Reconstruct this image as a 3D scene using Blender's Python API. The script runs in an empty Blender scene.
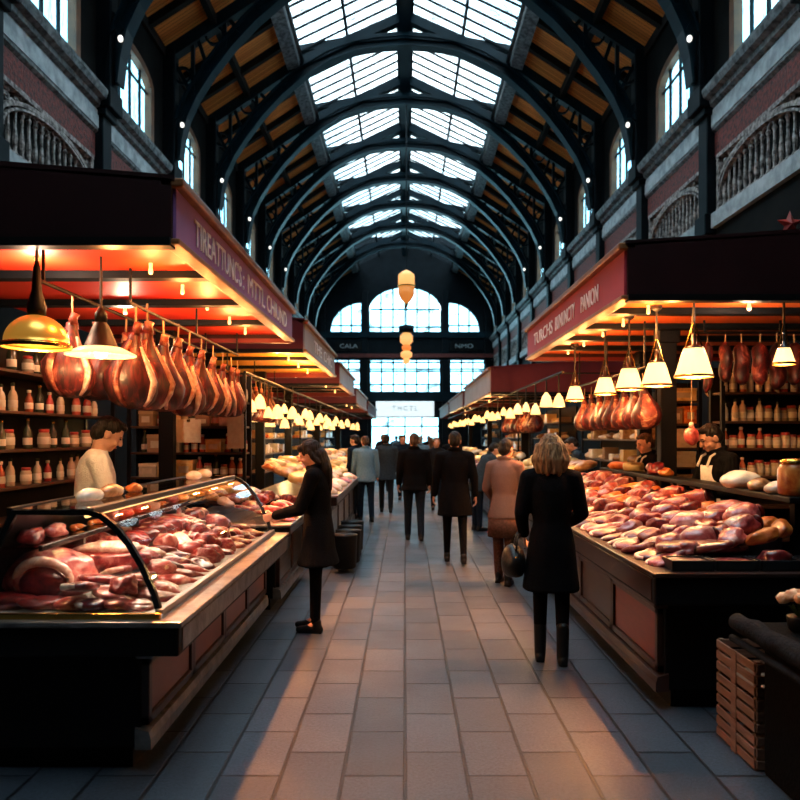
import bpy, bmesh, math, random
import numpy as np
from mathutils import Vector, Matrix, Euler, noise as mnoise
R = math.radians
PI = math.pi
EYE = 1.7
scene = bpy.context.scene
COL = scene.collection
rng = random.Random(11)

# ------------------------------------------------------------------ mesh helper
class MB:
    def __init__(s):
        s.v = []; s.f = []; s.mi = []; s.cur = 0
    def add(s, vs, fs):
        o = len(s.v)
        s.v.extend([tuple(p) for p in vs])
        for f in fs:
            s.f.append([i + o for i in f]); s.mi.append(s.cur)
        return s
    def box(s, x0, x1, y0, y1, z0, z1):
        vs = [(x0,y0,z0),(x1,y0,z0),(x1,y1,z0),(x0,y1,z0),(x0,y0,z1),(x1,y0,z1),(x1,y1,z1),(x0,y1,z1)]
        return s.add(vs, [(0,3,2,1),(4,5,6,7),(0,1,5,4),(1,2,6,5),(2,3,7,6),(3,0,4,7)])
    def obox(s, c, size, M=None):
        a, b, d = [q/2 for q in size]
        vs = [Vector(p) for p in [(-a,-b,-d),(a,-b,-d),(a,b,-d),(-a,b,-d),(-a,-b,d),(a,-b,d),(a,b,d),(-a,b,d)]]
        if M is not None: vs = [M @ p for p in vs]
        c = Vector(c)
        return s.add([p + c for p in vs], [(0,3,2,1),(4,5,6,7),(0,1,5,4),(1,2,6,5),(2,3,7,6),(3,0,4,7)])
    def beam(s, p0, p1, w, h, side=Vector((0,1,0))):
        """bar from p0 to p1; w along side, h across"""
        p0, p1 = Vector(p0), Vector(p1); d = (p1-p0).normalized()
        u = Vector(side); u = (u - d*u.dot(d)).normalized(); t = d.cross(u)
        vs = []
        for p in (p0, p1):
            for a, b in ((-1,-1),(1,-1),(1,1),(-1,1)):
                vs.append(p + u*(a*w/2) + t*(b*h/2))
        return s.add(vs, [(0,1,2,3),(7,6,5,4),(0,4,5,1),(1,5,6,2),(2,6,7,3),(3,7,4,0)])
    def sweep(s, pts, poly, side=Vector((0,1,0)), closed_caps=True):
        """sweep polygon poly [(a along side, b across)] along pts"""
        pts = [Vector(p) for p in pts]; n = len(poly); vs = []; fs = []
        for i, p in enumerate(pts):
            d = (pts[min(i+1, len(pts)-1)] - pts[max(i-1, 0)]).normalized()
            u = Vector(side); u = (u - d*u.dot(d)).normalized(); t = d.cross(u)
            for a, b in poly: vs.append(p + u*a + t*b)
        for i in range(len(pts)-1):
            for j in range(n):
                k = (j+1) % n
                fs.append((i*n+j, i*n+k, (i+1)*n+k, (i+1)*n+j))
        if closed_caps:
            fs.append(tuple(reversed(range(n)))); fs.append(tuple((len(pts)-1)*n + j for j in range(n)))
        return s.add(vs, fs)
    def tube(s, pts, r, n=8, caps=True):
        pts = [Vector(p) for p in pts]; rs = r if isinstance(r, (list, tuple)) else [r]*len(pts)
        vs = []; fs = []; u = None
        for i, p in enumerate(pts):
            d = (pts[min(i+1, len(pts)-1)] - pts[max(i-1, 0)])
            d = d.normalized() if d.length > 1e-9 else Vector((0,0,1))
            if u is None:
                u = d.orthogonal().normalized()
            else:
                u = (u - d*u.dot(d)).normalized()
            w = d.cross(u)
            for j in range(n):
                a = 2*PI*j/n
                vs.append(p + (u*math.cos(a) + w*math.sin(a))*rs[i])
        for i in range(len(pts)-1):
            for j in range(n):
                k = (j+1) % n
                fs.append((i*n+j, i*n+k, (i+1)*n+k, (i+1)*n+j))
        if caps:
            fs.append(tuple(reversed(range(n)))); fs.append(tuple((len(pts)-1)*n + j for j in range(n)))
        return s.add(vs, fs)
    def lathe(s, prof, n=20, c=(0,0,0), caps=True):
        cx, cy, cz = c; vs = []; fs = []; m = len(prof)
        for r, z in prof:
            for j in range(n):
                a = 2*PI*j/n
                vs.append((cx + r*math.cos(a), cy + r*math.sin(a), cz + z))
        for i in range(m-1):
            for j in range(n):
                k = (j+1) % n
                fs.append((i*n+j, i*n+k, (i+1)*n+k, (i+1)*n+j))
        if caps:
            fs.append(tuple(reversed(range(n)))); fs.append(tuple((m-1)*n + j for j in range(n)))
        return s.add(vs, fs)
    def prism(s, poly, fn0, fn1):
        """poly of (a,b); fn0/fn1 map (a,b) to the two faces"""
        n = len(poly)
        vs = [fn0(a, b) for a, b in poly] + [fn1(a, b) for a, b in poly]
        fs = [tuple(reversed(range(n))), tuple(n + j for j in range(n))]
        for j in range(n):
            k = (j+1) % n
            fs.append((j, k, n+k, n+j))
        return s.add(vs, fs)
    def capsule(s, p0, p1, r0, r1, n=12, flat=1.0):
        p0, p1 = Vector(p0), Vector(p1); d = p1-p0; L = d.length
        d = d.normalized() if L > 1e-6 else Vector((0,0,1))
        pts = []; rs = []
        for a in (-80,-55,-28):
            pts.append(p0 + d*r0*math.sin(R(a))); rs.append(r0*math.cos(R(a)))
        pts.append(p0); rs.append(r0)
        if L > 1e-6: pts.append(p1); rs.append(r1)
        for a in (28,55,80):
            pts.append(p1 + d*r1*math.sin(R(a))); rs.append(r1*math.cos(R(a)))
        return s.tube(pts, rs, n)
    def ellipsoid(s, c, rad, M=None, n=16, m=10):
        c = Vector(c); vs = []; fs = []
        prof = [(-90 + 180*(i+.5)/m) for i in range(m)]
        for a in prof:
            for j in range(n):
                b = 2*PI*j/n
                p = Vector((rad[0]*math.cos(R(a))*math.cos(b), rad[1]*math.cos(R(a))*math.sin(b), rad[2]*math.sin(R(a))))
                if M is not None: p = M @ p
                vs.append(c + p)
        for i in range(m-1):
            for j in range(n):
                k = (j+1) % n
                fs.append((i*n+j, i*n+k, (i+1)*n+k, (i+1)*n+j))
        fs.append(tuple(reversed(range(n)))); fs.append(tuple((m-1)*n + j for j in range(n)))
        return s.add(vs, fs)
    def loft(s, rings, n=20):
        """rings: (centre, rx, ry[, M])"""
        vs = []; fs = []
        for ring in rings:
            c, rx, ry = Vector(ring[0]), ring[1], ring[2]; M = ring[3] if len(ring) > 3 else None
            for j in range(n):
                a = 2*PI*j/n
                p = Vector((rx*math.cos(a), ry*math.sin(a), 0))
                if M is not None: p = M @ p
                vs.append(c + p)
        for i in range(len(rings)-1):
            for j in range(n):
                k = (j+1) % n
                fs.append((i*n+j, i*n+k, (i+1)*n+k, (i+1)*n+j))
        fs.append(tuple(reversed(range(n)))); fs.append(tuple((len(rings)-1)*n + j for j in range(n)))
        return s.add(vs, fs)
    def build(s, name, mat=None, parent=None, loc=None, smooth=False, bevel=0, seg=2, remesh=0, relax=0, raw=False):
        """mesh given in world coordinates (root unrotated); origin goes to loc, or to the root's own location"""
        off = Vector(loc) if loc is not None else (root_loc(parent) if parent else Vector((0,0,0)))
        me = bpy.data.meshes.new(name)
        me.from_pydata([tuple(Vector(p) - off) for p in s.v], [], s.f)
        mats = mat if isinstance(mat, (list, tuple)) else [mat]
        for m in mats:
            if m is not None: me.materials.append(m)
        if len(mats) > 1: me.polygons.foreach_set('material_index', s.mi)
        o = bpy.data.objects.new(name, me); COL.objects.link(o)
        fix_normals(me)
        if parent is not None:
            o.parent = parent
        elif loc is not None:
            o.location = loc
        if remesh:
            md = o.modifiers.new('r', 'REMESH'); md.mode = 'VOXEL'; md.voxel_size = remesh; md.use_smooth_shade = True
            if relax:
                m2 = o.modifiers.new('s', 'SMOOTH'); m2.factor = .5; m2.iterations = relax
            bake(o); smooth = True
        if bevel:
            md = o.modifiers.new('b', 'BEVEL'); md.width = bevel; md.segments = seg; md.limit_method = 'ANGLE'; md.angle_limit = R(40)
        if smooth:
            o.data.polygons.foreach_set('use_smooth', [True]*len(o.data.polygons))
        return o

def fix_normals(me):
    bm = bmesh.new(); bm.from_mesh(me)
    bmesh.ops.recalc_face_normals(bm, faces=bm.faces)
    bm.to_mesh(me); bm.free(); me.update()

def bake(o):
    tmp = bpy.data.scenes.new('workshop'); tmp.collection.objects.link(o)
    with bpy.context.temp_override(scene=tmp, view_layer=tmp.view_layers[0]):
        dg = bpy.context.evaluated_depsgraph_get()
        me = bpy.data.meshes.new_from_object(o.evaluated_get(dg))
    bpy.data.scenes.remove(tmp)
    mats = [m for m in o.data.materials]
    old = o.data
    o.modifiers.clear(); o.data = me; me.name = old.name
    me.materials.clear()
    for m in mats: me.materials.append(m)
    me.polygons.foreach_set('material_index', [0]*len(me.polygons))
    bpy.data.meshes.remove(old)

def root_loc(o):
    while o.parent is not None: o = o.parent
    return o.location.copy()

def tag(o, label, cat, group=None, kind=None):
    if label: o['label'] = label
    if cat: o['category'] = cat
    if group: o['group'] = group
    if kind: o['kind'] = kind
    return o

def thing(name, label, cat, loc=(0,0,0), group=None, rz=0):
    o = bpy.data.objects.new(name, None); COL.objects.link(o)
    o.location = loc; o.rotation_euler = (0,0,rz); o.empty_display_size = .1
    return tag(o, label, cat, group)

def struct(name, loc=(0,0,0)):
    o = bpy.data.objects.new(name, None); COL.objects.link(o); o.location = loc; o['kind'] = 'structure'
    return o

def dup(root, loc, rot=(0,0,0), label=None, group=None, scale=None, keep=None):
    r = root.copy(); COL.objects.link(r); r.location = loc; r.rotation_euler = rot
    if scale is not None: r.scale = scale if isinstance(scale, (tuple, list)) else (scale,)*3
    if label: r['label'] = label
    if group: r['group'] = group
    elif 'group' in r and label and group == '': del r['group']
    for ch in list(root.children):
        if keep and not keep(ch): continue
        c = ch.copy(); COL.objects.link(c); c.parent = r
        for g in ch.children:
            d = g.copy(); COL.objects.link(d); d.parent = c
    return r

ONES = 'first second third fourth fifth sixth seventh eighth ninth tenth eleventh twelfth thirteenth fourteenth fifteenth sixteenth seventeenth eighteenth nineteenth twentieth'.split()
def ORD(i):
    """0-based ordinal word"""
    if i < 20: return ONES[i]
    tens = {2:'twenty',3:'thirty',4:'forty'}[(i+1)//10]
    return {2:'twentieth',3:'thirtieth',4:'fortieth'}[(i+1)//10] if (i+1) % 10 == 0 else tens + '-' + ONES[(i+1) % 10 - 1]

# ------------------------------------------------------------------ materials
def nodes(name):
    m = bpy.data.materials.new(name); m.use_nodes = True
    nt = m.node_tree; b = nt.nodes['Principled BSDF']
    return m, nt, b
def N(nt, t, **kw):
    n = nt.nodes.new(t)
    for k, v in kw.items():
        if k in n.inputs: n.inputs[k].default_value = v
        else: setattr(n, k, v)
    return n
def rgb(c): return (c[0], c[1], c[2], 1)

def mat(name, col, rough=.5, metal=0, col2=None, scale=6, bump=0, bscale=None, emit=None, estr=0, spec=.5, stretch=None, detail=4, lo=.35, hi=.65, coat=0, randomise=0):
    m, nt, b = nodes(name)
    b.inputs['Base Color'].default_value = rgb(col); b.inputs['Roughness'].default_value = rough
    b.inputs['Metallic'].default_value = metal; b.inputs['Specular IOR Level'].default_value = spec
    b.inputs['Coat Weight'].default_value = coat
    tc = N(nt, 'ShaderNodeTexCoord'); mp = N(nt, 'ShaderNodeMapping')
    nt.links.new(tc.outputs['Object'], mp.inputs['Vector'])
    if stretch: mp.inputs['Scale'].default_value = stretch
    if col2 is not None:
        nz = N(nt, 'ShaderNodeTexNoise', Scale=scale, Detail=detail)
        nt.links.new(mp.outputs[0], nz.inputs['Vector'])
        if randomise:
            nz.noise_dimensions = '4D'
            oi = N(nt, 'ShaderNodeObjectInfo'); mu = N(nt, 'ShaderNodeMath', operation='MULTIPLY'); mu.inputs[1].default_value = 50
            nt.links.new(oi.outputs['Random'], mu.inputs[0]); nt.links.new(mu.outputs[0], nz.inputs['W'])
        cr = N(nt, 'ShaderNodeValToRGB')
        cr.color_ramp.elements[0].position = lo; cr.color_ramp.elements[1].position = hi
        cr.color_ramp.elements[0].color = rgb(col); cr.color_ramp.elements[1].color = rgb(col2)
        nt.links.new(nz.outputs['Fac'], cr.inputs['Fac'])
        out = cr.outputs['Color']
        if randomise:
            hs = N(nt, 'ShaderNodeHueSaturation')
            mr = N(nt, 'ShaderNodeMapRange'); mr.inputs['To Min'].default_value = 1-randomise; mr.inputs['To Max'].default_value = 1+randomise
            nt.links.new(oi.outputs['Random'], mr.inputs['Value']); nt.links.new(mr.outputs[0], hs.inputs['Value'])
            mr2 = N(nt, 'ShaderNodeMapRange'); mr2.inputs['To Min'].default_value = .485; mr2.inputs['To Max'].default_value = .515
            m3 = N(nt, 'ShaderNodeMath', operation='FRACT'); m4 = N(nt, 'ShaderNodeMath', operation='MULTIPLY'); m4.inputs[1].default_value = 7.3
            nt.links.new(oi.outputs['Random'], m4.inputs[0]); nt.links.new(m4.outputs[0], m3.inputs[0]); nt.links.new(m3.outputs[0], mr2.inputs['Value'])
            nt.links.new(mr2.outputs[0], hs.inputs['Hue'])
            nt.links.new(out, hs.inputs['Color']); out = hs.outputs['Color']
        nt.links.new(out, b.inputs['Base Color'])
    if bump:
        n2 = N(nt, 'ShaderNodeTexNoise', Scale=bscale or scale*2, Detail=5)
        nt.links.new(mp.outputs[0], n2.inputs['Vector'])
        bp = N(nt, 'ShaderNodeBump', Strength=bump, Distance=.02)
        nt.links.new(n2.outputs['Fac'], bp.inputs['Height']); nt.links.new(bp.outputs[0], b.inputs['Normal'])
    if emit is not None:
        b.inputs['Emission Color'].default_value = rgb(emit); b.inputs['Emission Strength'].default_value = estr
    return m

def glass_mat(name, tint=(.9,.97,1), gloss=1.0, dirt=0, dirtcol=(.05,.06,.07), dscale=3, stretch=(1,1,1)):
    m = bpy.data.materials.new(name); m.use_nodes = True; nt = m.node_tree; nt.nodes.clear()
    out = N(nt, 'ShaderNodeOutputMaterial')
    tr = N(nt, 'ShaderNodeBsdfTransparent'); tr.inputs[0].default_value = rgb(tint)
    gl = N(nt, 'ShaderNodeBsdfGlossy', Roughness=.02)
    fr = N(nt, 'ShaderNodeFresnel', IOR=1.5); mu = N(nt, 'ShaderNodeMath', operation='MULTIPLY'); mu.inputs[1].default_value = gloss
    nt.links.new(fr.outputs[0], mu.inputs[0])
    mx = N(nt, 'ShaderNodeMixShader'); nt.links.new(mu.outputs[0], mx.inputs[0]); nt.links.new(tr.outputs[0], mx.inputs[1]); nt.links.new(gl.outputs[0], mx.inputs[2])
    last = mx
    if dirt:
        tc = N(nt, 'ShaderNodeTexCoord'); mp = N(nt, 'ShaderNodeMapping'); mp.inputs['Scale'].default_value = stretch
        nt.links.new(tc.outputs['Object'], mp.inputs['Vector'])
        nz = N(nt, 'ShaderNodeTexNoise', Scale=dscale, Detail=6, Roughness=.7); nt.links.new(mp.outputs[0], nz.inputs['Vector'])
        cr = N(nt, 'ShaderNodeValToRGB'); cr.color_ramp.elements[0].position = .52; cr.color_ramp.elements[1].position = .72
        cr.color_ramp.elements[0].color = (0,0,0,1); cr.color_ramp.elements[1].color = (dirt,dirt,dirt,1)
        nt.links.new(nz.outputs['Fac'], cr.inputs[0])
        df = N(nt, 'ShaderNodeBsdfDiffuse'); df.inputs[0].default_value = rgb(dirtcol)
        m2 = N(nt, 'ShaderNodeMixShader'); nt.links.new(cr.outputs[0], m2.inputs[0]); nt.links.new(mx.outputs[0], m2.inputs[1]); nt.links.new(df.outputs[0], m2.inputs[2])
        last = m2
    nt.links.new(last.outputs[0], out.inputs[0])
    return m

def shade_mat(name, col, estr, emit):
    """thin lamp shade that lets its bulb's light through"""
    m, nt, b = nodes(name)
    b.inputs['Base Color'].default_value = rgb(col); b.inputs['Roughness'].default_value = .35
    b.inputs['Emission Color'].default_value = rgb(emit); b.inputs['Emission Strength'].default_value = estr
    tr = N(nt, 'ShaderNodeBsdfTranslucent'); tr.inputs[0].default_value = rgb(col)
    mx = N(nt, 'ShaderNodeMixShader', Fac=.5); out = nt.nodes['Material Output']
    nt.links.new(b.outputs[0], mx.inputs[1]); nt.links.new(tr.outputs[0], mx.inputs[2]); nt.links.new(mx.outputs[0], out.inputs[0])
    return m

def stripes_mat(name, c1, c2, axis, pitch, rough=.7, gap=.08):
    """boards: narrow dark joints across one axis, tone changing from board to board"""
    m, nt, b = nodes(name); b.inputs['Roughness'].default_value = rough; b.inputs['Specular IOR Level'].default_value = .2
    tc = N(nt, 'ShaderNodeTexCoord'); sp = N(nt, 'ShaderNodeSeparateXYZ'); nt.links.new(tc.outputs['Object'], sp.inputs[0])
    dv = N(nt, 'ShaderNodeMath', operation='DIVIDE'); dv.inputs[1].default_value = pitch; nt.links.new(sp.outputs[axis], dv.inputs[0])
    fr = N(nt, 'ShaderNodeMath', operation='FRACT'); nt.links.new(dv.outputs[0], fr.inputs[0])
    fl = N(nt, 'ShaderNodeMath', operation='FLOOR'); nt.links.new(dv.outputs[0], fl.inputs[0])
    wn = N(nt, 'ShaderNodeTexWhiteNoise'); wn.noise_dimensions = '1D'; nt.links.new(fl.outputs[0], wn.inputs['W'])
    mx = N(nt, 'ShaderNodeMix'); mx.data_type = 'RGBA'; nt.links.new(wn.outputs['Value'], mx.inputs[0])
    mx.inputs[6].default_value = rgb(c1); mx.inputs[7].default_value = rgb(c2)
    lt = N(nt, 'ShaderNodeMath', operation='LESS_THAN'); lt.inputs[1].default_value = gap; nt.links.new(fr.outputs[0], lt.inputs[0])
    m2 = N(nt, 'ShaderNodeMix'); m2.data_type = 'RGBA'; nt.links.new(lt.outputs[0], m2.inputs[0]); nt.links.new(mx.outputs[2], m2.inputs[6]); m2.inputs[7].default_value = (.01,.005,.003,1)
    nt.links.new(m2.outputs[2], b.inputs['Base Color'])
    return m

def floor_mat():
    m, nt, b = nodes('stone_paving')
    tc = N(nt, 'ShaderNodeTexCoord'); mp = N(nt, 'ShaderNodeMapping'); mp.inputs['Rotation'].default_value = (0,0,R(90)); mp.inputs['Location'].default_value = (.12,.31,0)
    nt.links.new(tc.outputs['Object'], mp.inputs['Vector'])
    br = N(nt, 'ShaderNodeTexBrick'); br.inputs['Scale'].default_value = 1
    br.inputs['Brick Width'].default_value = .52; br.inputs['Row Height'].default_value = .31; br.inputs['Mortar Size'].default_value = .010; br.inputs['Mortar Smooth'].default_value = .3
    br.inputs['Color1'].default_value = (.020,.027,.038,1); br.inputs['Color2'].default_value = (.048,.058,.075,1); br.inputs['Mortar'].default_value = (.004,.004,.005,1)
    br.offset = .5
    nt.links.new(mp.outputs[0], br.inputs['Vector'])
    nz = N(nt, 'ShaderNodeTexNoise', Scale=60, Detail=6, Roughness=.7); nt.links.new(tc.outputs['Object'], nz.inputs['Vector'])
    n2 = N(nt, 'ShaderNodeTexNoise', Scale=1.3, Detail=4); nt.links.new(tc.outputs['Object'], n2.inputs['Vector'])
    m1 = N(nt, 'ShaderNodeMix'); m1.data_type = 'RGBA'; m1.blend_type = 'MULTIPLY'; m1.inputs[0].default_value = 1
    mr = N(nt, 'ShaderNodeMapRange'); mr.inputs['From Min'].default_value = .3; mr.inputs['From Max'].default_value = .7; mr.inputs['To Min'].default_value = .35; mr.inputs['To Max'].default_value = 1.6
    nt.links.new(nz.outputs['Fac'], mr.inputs['Value']); nt.links.new(br.outputs['Color'], m1.inputs[6]); nt.links.new(mr.outputs[0], m1.inputs[7])
    nt.links.new(m1.outputs[2], b.inputs['Base Color'])
    r2 = N(nt, 'ShaderNodeMapRange'); r2.inputs['From Min'].default_value = .3; r2.inputs['From Max'].default_value = .7; r2.inputs['To Min'].default_value = .36; r2.inputs['To Max'].default_value = .55
    nt.links.new(n2.outputs['Fac'], r2.inputs['Value']); nt.links.new(r2.outputs[0], b.inputs['Roughness'])
    ad = N(nt, 'ShaderNodeMath', operation='MULTIPLY_ADD'); ad.inputs[1].default_value = -1.5
    sc = N(nt, 'ShaderNodeMath', operation='MULTIPLY'); sc.inputs[1].default_value = .35; nt.links.new(nz.outputs['Fac'], sc.inputs[0])
    nt.links.new(br.outputs['Fac'], ad.inputs[0]); nt.links.new(sc.outputs[0], ad.inputs[2])
    bp = N(nt, 'ShaderNodeBump', Strength=.8, Distance=.010); nt.links.new(ad.outputs[0], bp.inputs['Height']); nt.links.new(bp.outputs[0], b.inputs['Normal'])
    return m

M = {}
M['floor'] = floor_mat()
M['iron'] = mat('teal_iron', (.0022,.0085,.013), .38, 0, col2=(.0045,.016,.024), scale=1.5, spec=.14)
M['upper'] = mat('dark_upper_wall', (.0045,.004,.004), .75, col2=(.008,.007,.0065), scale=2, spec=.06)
M['iron_dark'] = mat('dark_iron', (.003,.005,.007), .5, 0, col2=(.006,.009,.012), scale=2, spec=.1)
M['timber'] = stripes_mat('roof_boards', (.58,.155,.030), (.82,.26,.056), 1, .11)
M['timber_dark'] = mat('dark_timber', (.007,.005,.0045), .65, col2=(.013,.009,.007), scale=3, spec=.12)
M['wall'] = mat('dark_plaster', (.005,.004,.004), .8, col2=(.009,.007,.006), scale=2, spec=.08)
M['stone'] = mat('grey_stone', (.46,.47,.48), .7, col2=(.24,.25,.26), scale=5, bump=.3)
M['cornice'] = mat('weathered_moulding', (.035,.034,.035), .6, col2=(.20,.20,.205), scale=9, bump=.6)
M['frieze'] = mat('red_frieze', (.22,.030,.020), .7, col2=(.045,.012,.010), scale=14, bump=.8, bscale=20)
M['lattice'] = mat('carved_panel', (.46,.38,.35), .6, col2=(.05,.03,.026), scale=12, bump=.8)
M['reveal'] = mat('window_timber', (.20,.07,.025), .55, col2=(.10,.035,.014), scale=3)
M['paleside'] = mat('pale_reveal', (.28,.27,.25), .6, col2=(.18,.17,.16), scale=3)
M['glass'] = glass_mat('skylight_glass', (.92,.98,1), .6, .75, (.06,.085,.10), 3.2, (.6,2.4,1))
M['winglass'] = glass_mat('window_glass', (.66,.88,.94), .5, .35, (.10,.16,.18), 3, (1,1.5,.5))
M['endglass'] = glass_mat('end_window_glass', (.62,.86,.92), .5, .8, (.05,.075,.08), 1.1, (1,1,1.6))
M['clear'] = glass_mat('case_glass', (.97,.99,.98), 1.0)
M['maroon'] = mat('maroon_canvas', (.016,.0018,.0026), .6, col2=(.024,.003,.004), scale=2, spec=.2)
M['dark_red'] = mat('dark_red_board', (.10,.008,.010), .55, col2=(.14,.012,.013), scale=2, spec=.3)  # redder than the maroon canvas, for most canopy ends
M['purple'] = mat('purple_fascia', (.26,.11,.30), .5, col2=(.30,.13,.34), scale=2, spec=.3)
M['crimson'] = mat('crimson_fascia', (.34,.030,.055), .5, col2=(.40,.038,.068), scale=2, spec=.3)
M['beige'] = mat('beige_fascia', (.32,.25,.22), .5, col2=(.38,.30,.27), scale=2)
M['greyfascia'] = mat('grey_fascia', (.42,.36,.36), .5, col2=(.34,.29,.29), scale=2)
M['soffit_red'] = mat('red_soffit', (.60,.020,.005), .5, col2=(.64,.040,.007), scale=1.2)
M['soffit_orange'] = mat('orange_soffit', (.58,.09,.012), .5, col2=(.62,.13,.018), scale=1.2)
M['soffit_yellow'] = mat('yellow_soffit', (.80,.36,.02), .5, col2=(.85,.42,.03), scale=1.2)
M['gold'] = mat('gilt_trim', (.34,.13,.045), .4, .4, col2=(.22,.07,.025), scale=9)
M['lettering'] = mat('pale_lettering', (.92,.90,.92), .5)
M['black'] = mat('black_paint', (.004,.004,.0045), .5, spec=.15)
M['blackgloss'] = mat('black_gloss', (.008,.0075,.008), .2, spec=.5)
M['blackcloth'] = mat('black_cloth', (.0025,.0025,.003), .9, col2=(.005,.005,.005), scale=30, bump=.3, spec=.05)
M['panel'] = mat('dusky_pink_panel', (.135,.055,.050), .38, col2=(.17,.072,.065), scale=3, spec=.5)
M['mahogany'] = mat('lit_mahogany', (.13,.012,.005), .3, col2=(.18,.018,.007), scale=4, stretch=(1,1,4), spec=.5)  # red light on the nearest counter panel, put into its wood colour
M['ironwood'] = mat('dark_mahogany', (.022,.010,.008), .3, col2=(.036,.014,.010), scale=4, spec=.5)
M['tan'] = mat('tan_moulding', (.22,.20,.19), .30, .6, col2=(.10,.09,.085), scale=9, bump=.2)
M['steel'] = mat('brushed_steel', (.42,.42,.43), .28, 1, col2=(.30,.30,.31), scale=20, stretch=(1,.1,1))
M['steel_dark'] = mat('dark_steel', (.08,.08,.085), .3, 1)
M['tray'] = mat('white_tray', (.55,.54,.53), .35)
M['blacktray'] = mat('black_tray', (.012,.012,.013), .3)
M['brass'] = mat('brass', (.62,.34,.07), .25, 1)
M['cord'] = mat('dark_cord', (.012,.010,.009), .6)
M['rope'] = mat('twine', (.30,.20,.10), .8)
M['wood'] = mat('shelf_wood', (.045,.018,.009), .5, col2=(.07,.03,.014), scale=4, stretch=(1,6,1))
M['crate'] = mat('crate_wood', (.21,.105,.058), .7, col2=(.13,.06,.032), scale=5, stretch=(1,1,6), bump=.3, randomise=.2)
WARM = (1.0,.60,.24)
M['shade_cream'] = shade_mat('cream_glass_shade', (.95,.80,.55), 1.9, (1,.70,.34))
M['shade_far'] = shade_mat('glowing_shade', (.95,.80,.55), 2.6, (1,.60,.23))
M['bulb'] = mat('bulb', (1,.9,.7), .3, emit=(1,.72,.38), estr=14)
M['bulb_white'] = mat('white_bulb', (1,1,1), .3, emit=(1,.93,.82), estr=1.6)
M['lantern'] = shade_mat('amber_lantern_glass', (.9,.6,.25), 1.2, (1,.58,.22))
M['lantern_low'] = shade_mat('deep_amber_glass', (.8,.4,.12), .75, (1,.36,.07))
M['brass_shade'] = mat('amber_brass_shade', (.75,.40,.08), .30, .85, emit=(1,.42,.05), estr=.30)  # faint emission stands in for lamplight on the brass
M['sign_white'] = mat('lit_sign', (.9,.95,.95), .4, emit=(.86,.97,1), estr=.85)
M['sign_ink'] = mat('sign_ink', (.12,.2,.22), .6)
# ------------------------------------------------------------------ camera, world
cam = bpy.data.cameras.new('camera'); co = bpy.data.objects.new('camera', cam); COL.objects.link(co)
co.location = (0,0,EYE); co.rotation_euler = (R(90),0,0)
cam.sensor_width = 36; cam.lens = 31.5; cam.shift_x = -5/800; cam.shift_y = 36/800
cam.clip_start = .05; cam.clip_end = 200
cam.dof.use_dof = True; cam.dof.focus_distance = 5.6; cam.dof.aperture_fstop = 2.2
scene.camera = co
w = bpy.data.worlds.new('sky'); scene.world = w; w.use_nodes = True
nt = w.node_tree; bg = nt.nodes['Background']
tc = N(nt, 'ShaderNodeTexCoord'); nz = N(nt, 'ShaderNodeTexNoise', Scale=3.5, Detail=5)
nt.links.new(tc.outputs['Generated'], nz.inputs['Vector'])
cr = N(nt, 'ShaderNodeValToRGB'); cr.color_ramp.elements[0].color = (.56,.83,.97,1); cr.color_ramp.elements[1].color = (.88,.96,1,1)
cr.color_ramp.elements[0].position = .4; cr.color_ramp.elements[1].position = .62
nt.links.new(nz.outputs['Fac'], cr.inputs['Fac']); nt.links.new(cr.outputs[0], bg.inputs['Color'])
bg.inputs['Strength'].default_value = 8.5
vs = scene.view_settings; vs.view_transform = 'Standard'; vs.look = 'None'; vs.exposure = 0; vs.gamma = 1; vs.use_curve_mapping = False

# ------------------------------------------------------------------ the hall
W = 6.0; Y0 = -3.0; Y1 = 47.5
T0, DT = 13.75, 3.75
TR = [T0 + DT*k for k in range(-1, 9)]           # truss positions
f = struct('floor'); MB().box(-W-.4, W+.4, Y0, Y1+.3, -.2, 0).build('paving', M['floor'], f)
g = struct('ground_outside', (0,Y1+.3,0)); MB().box(-20, 20, Y1+.3, Y1+25, -.2, -.01).build('pavement', M['stone'], g)

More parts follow.
